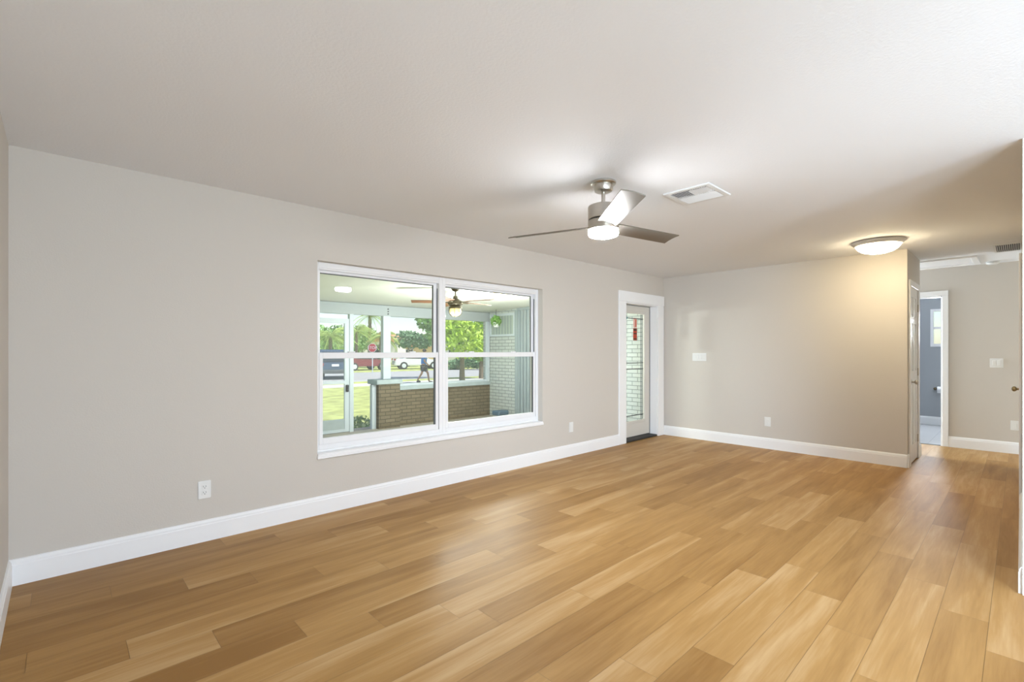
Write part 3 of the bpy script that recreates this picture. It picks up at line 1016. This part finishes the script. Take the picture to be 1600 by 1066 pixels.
# smoke detector
sm = thing('smoke_detector', 'small round white smoke detector on the hall ceiling by the end wall', 'smoke detector', (8.62, 0.25, H))
obj('base_ring', BM().lathe((8.62, 0.25, H), [(0.070, -0.0005), (0.070, -0.012), (0.0, -0.013)]), M['plate'], sm, True)
obj('dome', BM().lathe((8.62, 0.25, H - 0.016), [(0.062, 0.0), (0.060, -0.012), (0.045, -0.021), (0.0, -0.024)]), M['plate'], sm, True)
obj('sensor_gap', BM().cyl((8.62, 0.25, H - 0.0145), 0.055, 0.004, 'Z', 32), M['dark'], sm)

# attic hatch
ah = thing('attic_hatch', 'white attic access hatch with raised trim in the hall ceiling', 'hatch', (8.28, 0.68, H))
f = BM()
ax0, ax1, ay0, ay1 = 7.93, 8.62, 0.36, 1.10
for xa, xb, ya, yb in ((ax0, ax1, ay0, ay0 + 0.06), (ax0, ax1, ay1 - 0.06, ay1), (ax0, ax0 + 0.06, ay0 + 0.06, ay1 - 0.06), (ax1 - 0.06, ax1, ay0 + 0.06, ay1 - 0.06)):
    f.box(xa, xb, ya, yb, H - 0.020, H - 0.0005, 0.003)
obj('hatch_trim', f, M['white'], ah)
obj('hatch_panel', BM().box(ax0 + 0.06, ax1 - 0.06, ay0 + 0.06, ay1 - 0.06, H - 0.006, H - 0.0006), M['ceil'], ah)

# toilet paper
tp = thing('toilet_paper_holder', 'dark holder with a white paper roll on the bathroom wall', 'toilet paper holder', (XW, 0.93, 0.615))
obj('holder_arm', BM().cyl((XW - 0.008, 1.035, 0.64), 0.025, 0.016, 'X', 20).cyl((XW - 0.045, 1.035, 0.64), 0.010, 0.075, 'X', 12).cyl((XW - 0.078, 0.955, 0.64), 0.009, 0.18, 'Y', 12), M['bronzefan'], tp, True)
obj('paper_roll', BM().cyl((XW - 0.078, 0.945, 0.628), 0.056, 0.110, 'Y', 32), M['paper'], tp, True)

# ================================================================== porch
PZ = -0.10
PY = 8.0
GZ = -0.35
struct('porch_floor', BM().box(1.0, XB + 0.0, YA + TH, PY + 0.30, -0.3, PZ), M['porchfloor'])
struct('porch_step', BM().box(2.6, 4.1, PY + 0.30, PY + 0.75, -0.5, -0.23), M['porchfloor'])
struct('porch_ceiling', BM().prism([(0.2, YA + TH, 2.31), (0.2, PY + 0.20, 2.14), (0.2, PY + 0.20, 2.20), (0.2, YA + TH, 2.40)], (XB - 0.2, 0, 0)), M['porchceil'])
struct('porch_roof', BM().prism([(-0.2, YA + TH, 2.52), (-0.2, PY + 0.75, 2.33), (-0.2, PY + 0.75, 2.40), (-0.2, YA + TH, 2.60)], (XB + 0.9, 0, 0)), M['roof_g'])
struct('porch_beam', BM().box(0.2, XB, PY, PY + 0.10, 1.945, 2.1395), M['beam'])
# the house wing that closes the porch on the right
struct('wall_wing', BM().box(XB, XB + 0.2, 7.14, PY + 0.22, -0.4, H + 0.1).box(XB, XB + 0.2, YA + TH, 6.25, -0.4, H + 0.1), M['brick'])
b = BM()
b.box(XB - 0.01, XB + 0.2, 6.25, 7.14, -0.1, H + 0.1)
for i in range(9):
    y = 6.29 + i * 0.092
    b.box(XB - 0.045, XB - 0.01, y, y + 0.052, -0.1, 2.14, 0.008)
b.box(XB - 0.06, XB - 0.01, 7.055, 7.14, -0.1, 2.14)
struct('siding_panel', b, M['siding'])
# high side window in the wing
t = thing('window_4', None, None, (XB, 7.55, 1.66), 0, kind='structure')
f = BM()
for ya, yb, za, zb in ((7.18, 7.96, 2.05, 2.10), (7.18, 7.96, 1.62, 1.66), (7.18, 7.22, 1.66, 2.05), (7.92, 7.96, 1.66, 2.05)):
    f.box(XB - 0.035, XB, ya, yb, za, zb)
obj('window_frame', f, M['alum'], t)
obj('blind', BM().box(XB - 0.012, XB - 0.002, 7.22, 7.92, 1.66, 2.05), M['blind'], t)
mb_ = BM()
for i in range(7):
    mb_.box(XB - 0.022, XB - 0.012, 7.30 + i * 0.09, 7.312 + i * 0.09, 1.66, 2.05)
obj('muntin', mb_, M['siding'], t)
hp = thing('hanging_plant', 'small green plant hanging by the high side window of the porch', 'plant', (6.62, 7.50, 2.168))
hpr = random.Random(5)
lf = BM()
leaves(Vector((6.62, 7.50, 1.93)), (0.11, 0.11, 0.11), 260, 0.035, hpr, lf)
obj('foliage', lf, M['leaf'], hp)
obj('pot', BM().lathe((6.62, 7.50, 1.90), [(0.0, 0.0), (0.07, 0.0), (0.05, -0.10), (0.0, -0.10)], 20), M['signwhite'], hp, True)
obj('hanger', BM().tube((6.62, 7.50, 1.90), (6.62, 7.50, 2.172), 0.004, 6), M['dark'], hp)

# knee wall, pillar
kw = thing('knee_wall', None, None, (5.7, PY, PZ), 0, kind='structure')
obj('brick_face', BM().box(4.60, XB, PY, PY + 0.20, PZ - 0.3, 0.57), M['brownbrick'], kw)
obj('wall_cap', BM().box(4.60, XB, PY - 0.03, PY + 0.22, 0.57, 0.645, 0.006), M['cap'], kw)
pl = thing('brick_pillar', None, None, (4.38, 8.04, PZ), 0, kind='structure')
obj('brick_face', BM().box(4.17, 4.60, 7.90, 8.20, PZ, 0.70), M['brownbrick'], pl)
obj('pillar_cap', BM().box(4.12, 4.64, 7.87, 8.24, 0.70, 0.785, 0.008), M['cap'], pl)
obj('pillar_board', BM().box(4.085, 4.165, 7.985, 8.07, PZ, 0.695), M['alum'], pl)
b = BM()
b.box(4.31, 4.43, 7.99, 8.09, 0.79, 1.945)
struct('porch_post', b, M['alum'])
b = BM()
b.box(3.665, 3.735, 7.98, 8.06, PZ, 1.945)
b.box(4.4305, 4.462, 8.0, 8.04, 0.79, 1.945)
b.box(XB - 0.10, XB - 0.02, 7.98, 8.05, 0.646, 1.945).box(4.64, XB - 0.10, 8.0, 8.05, 0.646, 0.69)
struct('screen_frame', b, M['alum'])
b = BM()
b.box(4.462, XB - 0.10, 8.018, 8.020, 0.69, 1.945).box(3.735, 4.085, 8.018, 8.020, PZ, 0.69).box(3.735, 4.31, 8.018, 8.020, 0.79, 1.945)
struct('porch_screen', b, M['screen'])
# bolts on the beam above the post
pb = BM()
for z in (1.985, 2.03, 2.075):
    pb.cyl((4.41, PY - 0.004, z), 0.011, 0.010, 'Y', 12)
tag(obj('beam_bolt', pb, M['dark']), 'short column of dark bolts on the porch beam above the post', 'bolt', kind='stuff')

# screen door
sdr = thing('screen_door', 'white framed porch screen door with solid kick panel', 'screen door', (3.35, PY, PZ))
f = BM()
f.box(2.90, 2.98, 7.99, 8.03, PZ + 0.01, 1.86).box(3.58, 3.66, 7.99, 8.03, PZ + 0.01, 1.86).box(2.98, 3.58, 7.99, 8.03, 1.78, 1.86).box(2.98, 3.58, 7.99, 8.03, 0.74, 0.79).box(2.98, 3.58, 7.99, 8.03, PZ + 0.01, PZ + 0.06)
obj('door_frame', f, M['alum'], sdr)
obj('kick_panel', BM().box(2.98, 3.58, 8.0, 8.02, PZ + 0.06, 0.135), M['cap'], sdr)
obj('screen', BM().box(2.98, 3.58, 8.010, 8.012, 0.135, 1.78), M['screen'], sdr)
obj('door_handle', BM().box(3.595, 3.64, 7.955, 7.99, 0.60, 0.72, 0.008), M['dark'], sdr)
b = BM()
b.box(2.82, 2.90, 7.98, 8.06, PZ, 1.945)
b.box(0.9, 2.82, 7.98, 8.04, 0.70, 0.76).box(1.6, 1.66, 7.98, 8.04, PZ, 1.945)
struct('door_post', b, M['alum'])

# porch fan
QX, QY = 4.25, 5.72
QZ = 2.31 - (QY - 4.04) / 4.16 * 0.17
pf = thing('porch_fan', 'antique bronze ceiling fan with amber caged light on the porch', 'ceiling fan', (QX, QY, QZ))
obj('canopy', BM().lathe((QX, QY, QZ), [(0.062, 0.004), (0.064, -0.02), (0.045, -0.050), (0.02, -0.064), (0.0, -0.066)], 28), M['bronzefan'], pf, True)
obj('downrod', BM().cyl((QX, QY, QZ - 0.10), 0.011, 0.08, 'Z', 14), M['bronzefan'], pf, True)
obj('motor_housing', BM().lathe((QX, QY, QZ - 0.125), [(0.0, 0.0), (0.03, -0.002), (0.036, -0.04), (0.075, -0.065), (0.108, -0.085), (0.112, -0.125), (0.085, -0.15), (0.10, -0.17), (0.10, -0.19), (0.0, -0.192)], 32), M['bronzefan'], pf, True)
obj('glass_globe', BM().lathe((QX, QY, QZ - 0.315), [(0.078, 0.0), (0.088, -0.03), (0.080, -0.07), (0.05, -0.10), (0.0, -0.112)], 28), M['porchbowl'], pf, True)
cg = BM()
for i in range(8):
    a = i * math.pi / 4
    pts = [(0.095, -0.315), (0.100, -0.345), (0.090, -0.388), (0.058, -0.422), (0.0, -0.434)]
    for (r0, z0), (r1, z1) in zip(pts, pts[1:]):
        cg.tube((QX + r0 * math.cos(a), QY + r0 * math.sin(a), QZ + z0), (QX + r1 * math.cos(a), QY + r1 * math.sin(a), QZ + z1), 0.0035, 6)
obj('light_cage', cg, M['bronzefan'], pf, True)
for i in range(5):
    a = R(143 + 72 * i)
    rt = Matrix.Rotation(a, 3, 'Z')
    ir = BM().obox(Vector((QX, QY, QZ - 0.225)) + rt @ Vector((0.16, 0, 0)), (0.14, 0.035, 0.012), rt)
    io = obj('blade_iron', ir, M['bronzefan'], pf)
    bb = BM().obox(Vector((QX, QY, QZ - 0.215)) + rt @ Vector((0.42, 0, 0)), (0.44, 0.12, 0.008), rt @ Matrix.Rotation(R(12), 3, 'X'), 0.002)
    obj('blade', bb, M['brownblade'], pf)

# porch flush light
GX, GY = 5.09, 5.65
GLZ = 2.31 - (GY - 4.04) / 4.16 * 0.17
pg = thing('porch_light', 'small amber lit flush light on the porch ceiling', 'ceiling light', (GX, GY, GLZ))
obj('base_pan', BM().lathe((GX, GY, GLZ), [(0.135, 0.004), (0.138, -0.012), (0.12, -0.022), (0.0, -0.023)], 28), M['pan'], pg, True)
obj('glass_bowl', BM().lathe((GX, GY, GLZ - 0.021), [(0.122, 0.0), (0.118, -0.02), (0.09, -0.055), (0.04, -0.078), (0.012, -0.088), (0.0, -0.095)], 28), M['porchbowl'], pg, True)

# box on the porch floor
bx = thing('storage_box', 'small grey-blue plastic box on the porch floor by brick wall', 'box', (6.40, 7.12, PZ))
obj('box_body', BM().box(6.27, 6.53, 7.02, 7.22, PZ, 0.03, 0.015), M['boxbase'], bx, label='pale lower tub')
obj('box_lid', BM().box(6.26, 6.54, 7.01, 7.23, 0.03, 0.12, 0.02), M['box'], bx, label='grey-blue domed lid')

# ================================================================== outdoors
struct('lawn', BM().box(-60, 75, YA + TH - 0.02, 21.2, GZ - 0.3, GZ).box(-60, 75, 36.0, 110, GZ - 0.3, GZ).box(-60, 75, 23.0, 24.6, GZ - 0.3, GZ), M['lawn'])
struct('sidewalk', BM().box(-60, 75, 21.2, 23.0, GZ - 0.3, GZ + 0.01), M['concrete'])
struct('street', BM().box(-60, 75, 24.6, 36.0, GZ - 0.3, GZ - 0.04), M['asphalt'])
struct('patio_ground', BM().box(-60, 75, -60, YA + TH - 0.02, GZ - 0.3, GZ), M['lawn'])

F2 = Vector((math.cos(R(46.67)), math.sin(R(46.67)), 0))
R2 = Vector((math.sin(R(46.67)), -math.cos(R(46.67)), 0))


def away(px, depth, z=GZ):
    """world point on a bearing of the photo at a real distance"""
    v_ = F2 * depth + R2 * (depth * (px - 800) / 750.5)
    return Vector((v_.x, v_.y, z))


def tree(name, label, cat, base_, h, crowns, m, seed_, n_=900, size=0.2, trunk=0.16, group=None):
    rng = random.Random(seed_)
    t_ = thing(name, label, cat, base_, 0, group)
    tb = BM()
    top = Vector(base_) + Vector((0, 0, h))
    tb.tube(base_, top, trunk, 10, trunk * 0.6)
    for c, r in crowns:
        tb.tube(top - Vector((0, 0, h * 0.2)), Vector(base_) + Vector(c), trunk * 0.45, 7, trunk * 0.15)
    obj('trunk', tb, M['bark'], t_)
    lb = BM()
    for c, r in crowns:
        leaves(Vector(base_) + Vector(c), r, n_, size, rng, lb)
    obj('foliage', lb, m, t_)
    return t_


def palm(label, base_, h, seed_, nf=24, fl=2.3, trunk=0.16):
    rng = random.Random(seed_)
    t_ = thing('palm_tree', label, 'palm tree', base_)
    top = Vector(base_) + Vector((0.1, 0, h))
    tb = BM()
    for i in range(6):
        p0 = Vector(base_).lerp(top, i / 6)
        p1 = Vector(base_).lerp(top, (i + 1) / 6)
        tb.tube(p0, p1, trunk * 1.08, 12, trunk * 0.92)
    obj('trunk', tb, M['bark'], t_)
    fb_ = BM()
    for i in range(nf):
        a = rng.uniform(0, 2 * math.pi)
        el = rng.uniform(-0.3, 1.25)
        ln = fl * rng.uniform(0.8, 1.1)
        d_ = Vector((math.cos(a), math.sin(a), 0))
        pts = []
        for k in range(10):
            f_ = k / 9
            pts.append(top + d_ * (ln * f_ * math.cos(el * (1 - f_ * 0.4))) + Vector((0, 0, ln * (math.sin(el) * f_ - 0.75 * f_ * f_))))
        sd_ = d_.cross(Vector((0, 0, 1)))
        for k in range(9):
            fb_.tube(pts[k], pts[k + 1], 0.02, 4, 0.015)
            for q in (0, 0.5):
                p = pts[k].lerp(pts[k + 1], q)
                ll = 0.62 * math.sin(math.pi * min(0.98, (k + q + 0.8) / 10.5))
                for s_ in (-1, 1):
                    tip = p + sd_ * (s_ * ll) + d_ * (0.3 * ll) - Vector((0, 0, ll * 0.45))
                    fb_.poly([p - d_ * 0.03, p + d_ * 0.05, tip])
    obj('fronds', fb_, M['palm'], t_)
    return t_


# trees across the street
palm('bushy palm tree seen through the porch screen door', away(515, 45), 3.0, 11, 36, 2.8)
palm('palm tree across the street just right of the screen door', away(556, 54), 3.9, 12, 36, 2.7)
palm('shorter palm tree beside the stop sign', away(594, 48), 3.2, 13, 28, 1.9)
palm('tall palm tree with bare trunk above the others', away(577, 63), 6.3, 14, 22, 2.4, 0.22)
for px_, dp_, hh_, lab_ in ((488, 62, 2.9, 'broad green tree at the far left of the porch view'), (530, 80, 3.9, 'broad green tree behind the screen door palms'), (566, 98, 4.8, 'broad green tree behind the tall bare palm')):
    tree('shade_tree', lab_, 'tree', away(px_, dp_), hh_, [((0, 0, hh_), (3.2, 3.2, 2.2)), ((1.4, -1.4, hh_ - 1.4), (2.4, 2.4, 1.6)), ((-1.6, 1.6, hh_ - 1.4), (2.4, 2.4, 1.6))], M['leaf'] if px_ != 537 else M['leaf_d'], px_, 1000, 0.30, 0.2)
tree('shade_tree', 'small round tree in front of the orange roofed house', 'tree', away(638, 52), 1.9, [((0, 0, 2.9), (1.5, 1.5, 1.0)), ((1.2, -0.9, 2.7), (1.1, 1.1, 0.8))], M['leaf_d'], 21, 700, 0.22)
tree('street_tree', 'leafy tree between the windows, hanging into the porch view', 'tree', away(685, 30), 2.2, [((0.2, 0, 3.0), (1.2, 1.2, 1.0)), ((-0.4, 0.3, 3.6), (0.9, 0.9, 0.7))], M['leaf'], 22, 700, 0.16)
tree('bright_tree', 'bright yellow-green bushy tree seen through the right window', 'tree', away(722, 24), 1.6, [((0.2, -0.2, 2.2), (1.3, 1.3, 0.95)), ((-0.2, 0.2, 2.9), (0.9, 0.9, 0.6))], M['leaf_y'], 23, 1100, 0.14)
tree('green_tree', 'darker green tree at the right edge of the porch opening', 'tree', away(752, 29), 1.7, [((0.0, 0, 2.2), (1.0, 1.0, 1.2)), ((0.2, 0, 3.0), (0.8, 0.8, 0.8))], M['leaf'], 24, 900, 0.15)
rng = random.Random(31)
hb = BM()
for i in range(6):
    leaves(away(705 + i * 10, 44, 0.1 + rng.uniform(-.1, .2)), (0.8, 0.8, 0.5), 260, 0.16, rng, hb)
tag(obj('low_shrubs', hb, M['leaf_d']), 'row of low shrubs across the street in the right window', 'shrubs', kind='stuff')

# shrub by the porch
rng = random.Random(33)
hb = BM()
leaves(Vector((4.45, 9.3, GZ + 0.10)), (0.5, 0.35, 0.22), 500, 0.05, rng, hb)
tag(obj('low_plant', hb, M['leaf']), 'low green plant on the lawn just outside the porch door', 'plant')


def house(label, px, depth, yaw, w_, d_, h_, mw, mr, rh, garage=False):
    c = away(px, depth)
    t_ = thing('house', label, 'house', c, yaw)
    M0 = ROOT[t_]
    def put(B):
        B.b.transform(M0)
        return B
    obj('house_walls', put(BM().box(-w_ / 2, w_ / 2, -d_ / 2, d_ / 2, 0, h_)), mw, t_)
    r_ = BM().prism([(-w_ / 2 - 0.4, -d_ / 2 - 0.4, h_), (w_ / 2 + 0.4, -d_ / 2 - 0.4, h_), (0, -d_ / 2 - 0.4, h_ + rh)], (0, d_ + 0.8, 0))
    obj('roof', put(r_), mr, t_)
    if garage:
        obj('garage_door', put(BM().box(-w_ * 0.36, w_ * 0.30, -d_ / 2 - 0.06, -d_ / 2, 0, h_ * 0.85)), M['carglass'], t_, label='dark glazed opening')
    else:
        for x in (-w_ * 0.28, w_ * 0.24):
            wn = obj('window_frame', put(BM().box(x - 0.7, x + 0.7, -d_ / 2 - 0.06, -d_ / 2, 0.9, 2.0)), M['signwhite'], t_)
            obj('pane', put(BM().box(x - 0.6, x + 0.6, -d_ / 2 - 0.08, -d_ / 2 - 0.06, 1.0, 1.9)), M['carglass'], wn)
    return t_


YAW = R(-43.3)
house('white house with peach gable roof and dark front opening across the street', 607, 77, YAW, 4.0, 7, 3.1, M['stucco_w'], M['roof_t'], 1.6, True)
house('tan house with orange roof behind the small round tree', 668, 90, YAW, 9, 8, 2.4, M['stucco_t'], M['roof_t'], 0.9)
house('low white house with grey roof left of the palms', 474, 100, YAW, 14, 8, 2.4, M['stucco_w'], M['roof_g'], 1.2)
house('pale house behind the bushes in the right window', 742, 66, YAW, 9, 7, 2.6, M['stucco_w'], M['roof_g'], 1.2)
st = away(623, 57)
tag(obj('white_post', BM().box(st.x - 0.35, st.x + 0.35, st.y - 0.35, st.y + 0.35, GZ, 2.2), M['stucco_w']), 'white square column beside the peach roofed house', 'column')


def car(name, label, cat, base_, yaw, m, L_, W_, Hh, kind):
    """x forward, y left; rear at -x"""
    t_ = thing(name, label, cat, base_, yaw)
    M0 = ROOT[t_]
    def put(B):
        B.b.transform(M0)
        return B
    hl = L_ / 2
    if kind == 'suv':
        prof = [(-hl, 0.38), (-hl - 0.02, 0.75), (-hl + 0.05, 1.02), (-hl + 0.30, Hh - 0.12), (-hl + 0.55, Hh), (hl - 2.1, Hh), (hl - 1.35, 1.08), (hl - 0.25, 0.95), (hl, 0.72), (hl, 0.38)]
        wins = [(-hl + 0.35, 1.06), (-hl + 0.60, Hh - 0.12), (hl - 2.15, Hh - 0.12), (hl - 1.55, 1.06)]
    else:
        prof = [(-hl, 0.34), (-hl - 0.02, 0.7), (-hl + 0.08, 0.92), (-hl + 0.75, 0.98), (-hl + 1.35, Hh), (hl - 2.0, Hh), (hl - 1.25, 0.92), (hl - 0.2, 0.80), (hl, 0.62), (hl, 0.34)]
        wins = [(-hl + 0.95, 0.99), (-hl + 1.42, Hh - 0.08), (hl - 2.02, Hh - 0.08), (hl - 1.42, 0.95)]
    body = BM().prism([(x, -W_ / 2, z) for x, z in prof], (0, W_, 0))
    bmesh.ops.bevel(body.b, geom=list(body.b.edges), offset=0.06, segments=2, affect='EDGES')
    obj('body', put(body), m, t_, True)
    for s_ in (-1, 1):
        y = s_ * (W_ / 2)
        obj('side_window', put(BM().prism([(x, y - 0.01, z) for x, z in wins], (0, 0.02, 0))), M['carglass'], t_)
    if kind == 'suv':
        rw = BM().prism([(-hl + 0.05, -W_ / 2 + 0.15, 1.06), (-hl + 0.05, W_ / 2 - 0.15, 1.06), (-hl + 0.25, W_ / 2 - 0.2, Hh - 0.15), (-hl + 0.25, -W_ / 2 + 0.2, Hh - 0.15)], (-0.02, 0, 0))
    else:
        rw = BM().prism([(-hl + 0.78, -W_ / 2 + 0.15, 1.02), (-hl + 0.78, W_ / 2 - 0.15, 1.02), (-hl + 1.28, W_ / 2 - 0.2, Hh - 0.06), (-hl + 1.28, -W_ / 2 + 0.2, Hh - 0.06)], (-0.03, 0, 0.02))
    obj('rear_window', put(rw), M['carglass'], t_)
    wp = None
    for x in (-hl + 0.8, hl - 0.85):
        for s_ in (-1, 1):
            wp = obj('wheel', put(BM().cyl((x, s_ * (W_ / 2 - 0.08), 0.34), 0.34, 0.24, 'Y', 24)), M['tyre'], t_, True)
            obj('hubcap', put(BM().cyl((x, s_ * (W_ / 2 + 0.045), 0.34), 0.20, 0.02, 'Y', 16)), M['alum'], wp)
    for s_ in (-1, 1):
        obj('tail_light', put(BM().box(-hl - 0.035, -hl + 0.06, s_ * (W_ / 2 - 0.16) - 0.12, s_ * (W_ / 2 - 0.16) + 0.12, 0.82, 0.98)), M['redlamp'], t_)
    obj('licence_plate', put(BM().box(-hl - 0.045, -hl - 0.01, -0.2, 0.2, 0.78, 0.92)), M['signwhite'], t_)
    obj('bumper', put(BM().box(-hl - 0.07, -hl + 0.1, -W_ / 2 + 0.05, W_ / 2 - 0.05, 0.36, 0.58, 0.03)), M['gasket'] if kind == 'suv' else m, t_)
    return t_


car('parked_suv', 'dark blue-grey parked vehicle seen from behind through the screen door', 'car', away(525, 30.5, GZ - 0.03), R(66), M['carblue'], 4.5, 1.85, 1.78, 'suv')
car('parked_sedan', 'maroon parked car across the street seen through the left window', 'car', away(567, 42, GZ - 0.0), R(8), M['carred'], 4.4, 1.75, 1.40, 'sedan')
car('parked_sedan', 'white car parked farther right under the small round tree', 'car', away(652, 45, GZ + 0.0), R(-20), M['carwhite'], 4.4, 1.75, 1.45, 'sedan')

# stop sign
sp = away(582, 35.5)
ss = thing('stop_sign', 'red octagonal STOP sign on a post across the street', 'sign', sp, R(46.67 + 90))
M0 = ROOT[ss]


def put0(B):
    B.b.transform(M0)
    return B


obj('sign_post', put0(BM().box(-0.03, 0.03, -0.03, 0.03, 0, 1.75)), M['alum'], ss)
oc = [(0.34 * math.cos(R(22.5 + 45 * i)), 0, 1.90 + 0.34 * math.sin(R(22.5 + 45 * i))) for i in range(8)]
obj('sign_border', put0(BM().prism([(x, 0.032, z) for x, y, z in oc], (0, 0.01, 0))), M['signwhite'], ss)
fc = obj('sign_face', put0(BM().prism([(x * 0.92, 0.0425, 1.90 + (z - 1.90) * 0.92) for x, y, z in oc], (0, 0.006, 0))), M['signred'], ss)
cu = bpy.data.curves.new('letters', 'FONT')
cu.body = 'STOP'
cu.size = 0.29
cu.align_x = 'CENTER'
cu.align_y = 'CENTER'
cu.extrude = 0.003
tmp = bpy.data.objects.new('letters_tmp', cu)
COL.objects.link(tmp)
bpy.context.view_layer.update()
lm = bpy.data.meshes.new_from_object(tmp.evaluated_get(bpy.context.evaluated_depsgraph_get()))
bpy.data.objects.remove(tmp)
lb_ = BM()
lb_.b.from_mesh(lm)
lb_.b.transform(Matrix.Translation((0, 0.053, 1.90)) @ Matrix.Rotation(R(180), 4, 'Z') @ Matrix.Rotation(R(90), 4, 'X'))
obj('lettering', put0(lb_), M['signwhite'], fc, label='white word STOP')

# person walking
pp = away(662, 25)
per = thing('person', 'person in blue shirt and dark shorts walking along the sidewalk', 'person', pp, R(0))
ax = R2            # walks to the right in the picture
up = Vector((0, 0, 1))
sdv_ = F2
S = lambda a, h, s_=0.0: pp + ax * a + up * h + sdv_ * s_


def skinned(name, m_, verts, edges, radii, parent):
    me_ = bpy.data.meshes.new(name)
    inv = ROOT[parent].inverted()
    me_.from_pydata([inv @ v_ for v_ in verts], edges, [])
    o = bpy.data.objects.new(name, me_)
    COL.objects.link(o)
    sk = o.modifiers.new('skin', 'SKIN')
    for i, r_ in enumerate(radii):
        me_.skin_vertices[0].data[i].radius = (r_, r_)
    me_.skin_vertices[0].data[0].use_root = True
    ss_ = o.modifiers.new('sub', 'SUBSURF')
    ss_.levels = 2
    ss_.render_levels = 2
    bpy.context.view_layer.update()
    mm = bpy.data.meshes.new_from_object(o.evaluated_get(bpy.context.evaluated_depsgraph_get()))
    bpy.data.objects.remove(o)
    mm.materials.append(m_)
    for p_ in mm.polygons:
        p_.use_smooth = True
    o = bpy.data.objects.new(name, mm)
    COL.objects.link(o)
    o.parent = parent
    ROOT[o] = ROOT[parent]
    return o


V = [S(0, 0.93), S(0.01, 1.10), S(0.02, 1.28), S(0.03, 1.42), S(0.04, 1.50), S(0.055, 1.60), S(0.06, 1.68),
     S(0.0, 0.88, 0.09), S(0.20, 0.50, 0.09), S(0.26, 0.09, 0.09), S(0.40, 0.045, 0.09),
     S(0.0, 0.88, -0.09), S(-0.08, 0.50, -0.09), S(-0.30, 0.16, -0.09), S(-0.22, 0.04, -0.09),
     S(0.03, 1.38, 0.19), S(-0.10, 1.12, 0.23), S(0.05, 0.90, 0.24), S(0.10, 0.83, 0.24),
     S(0.03, 1.38, -0.19), S(0.10, 1.11, -0.23), S(0.28, 0.95, -0.22), S(0.34, 0.90, -0.22)]
E_ = [(0, 1), (1, 2), (2, 3), (3, 4), (4, 5), (5, 6), (0, 7), (7, 8), (8, 9), (9, 10), (0, 11), (11, 12), (12, 13), (13, 14), (3, 15), (15, 16), (16, 17), (17, 18), (3, 19), (19, 20), (20, 21), (21, 22)]
RD = [.13, .12, .14, .12, .055, .085, .075, .085, .058, .04, .035, .085, .058, .04, .035, .05, .042, .032, .035, .05, .042, .032, .035]
skinned('body', M['skin'], V, E_, RD, per)
V2 = [S(0, 0.90), S(0.01, 1.10), S(0.02, 1.28), S(0.03, 1.42), S(0.03, 1.38, 0.20), S(-0.06, 1.22, 0.225), S(0.03, 1.38, -0.20), S(0.07, 1.21, -0.225)]
skinned('shirt', M['shirt'], V2, [(0, 1), (1, 2), (2, 3), (3, 4), (4, 5), (3, 6), (6, 7)], [.17, .155, .17, .13, .08, .072, .08, .072], per)
V3 = [S(0, 0.90), S(0.01, 0.84, 0.09), S(0.15, 0.58, 0.09), S(0.01, 0.84, -0.09), S(-0.06, 0.58, -0.09)]
skinned('shorts', M['shorts'], V3, [(0, 1), (1, 2), (0, 3), (3, 4)], [.16, .12, .105, .12, .105], per)
hr = BM().sphere(S(0.045, 1.685), 0.105, (1, 1, 0.85), 16)
obj('hair', hr, M['hair'], per, True)
obj('shoe', BM().sphere(S(0.36, 0.04, 0.09), 0.11, (1, 1, 0.5), 12), M['shoe'], per, True)
obj('shoe', BM().sphere(S(-0.25, 0.07, -0.09), 0.11, (1, 1, 0.6), 12), M['shoe'], per, True)
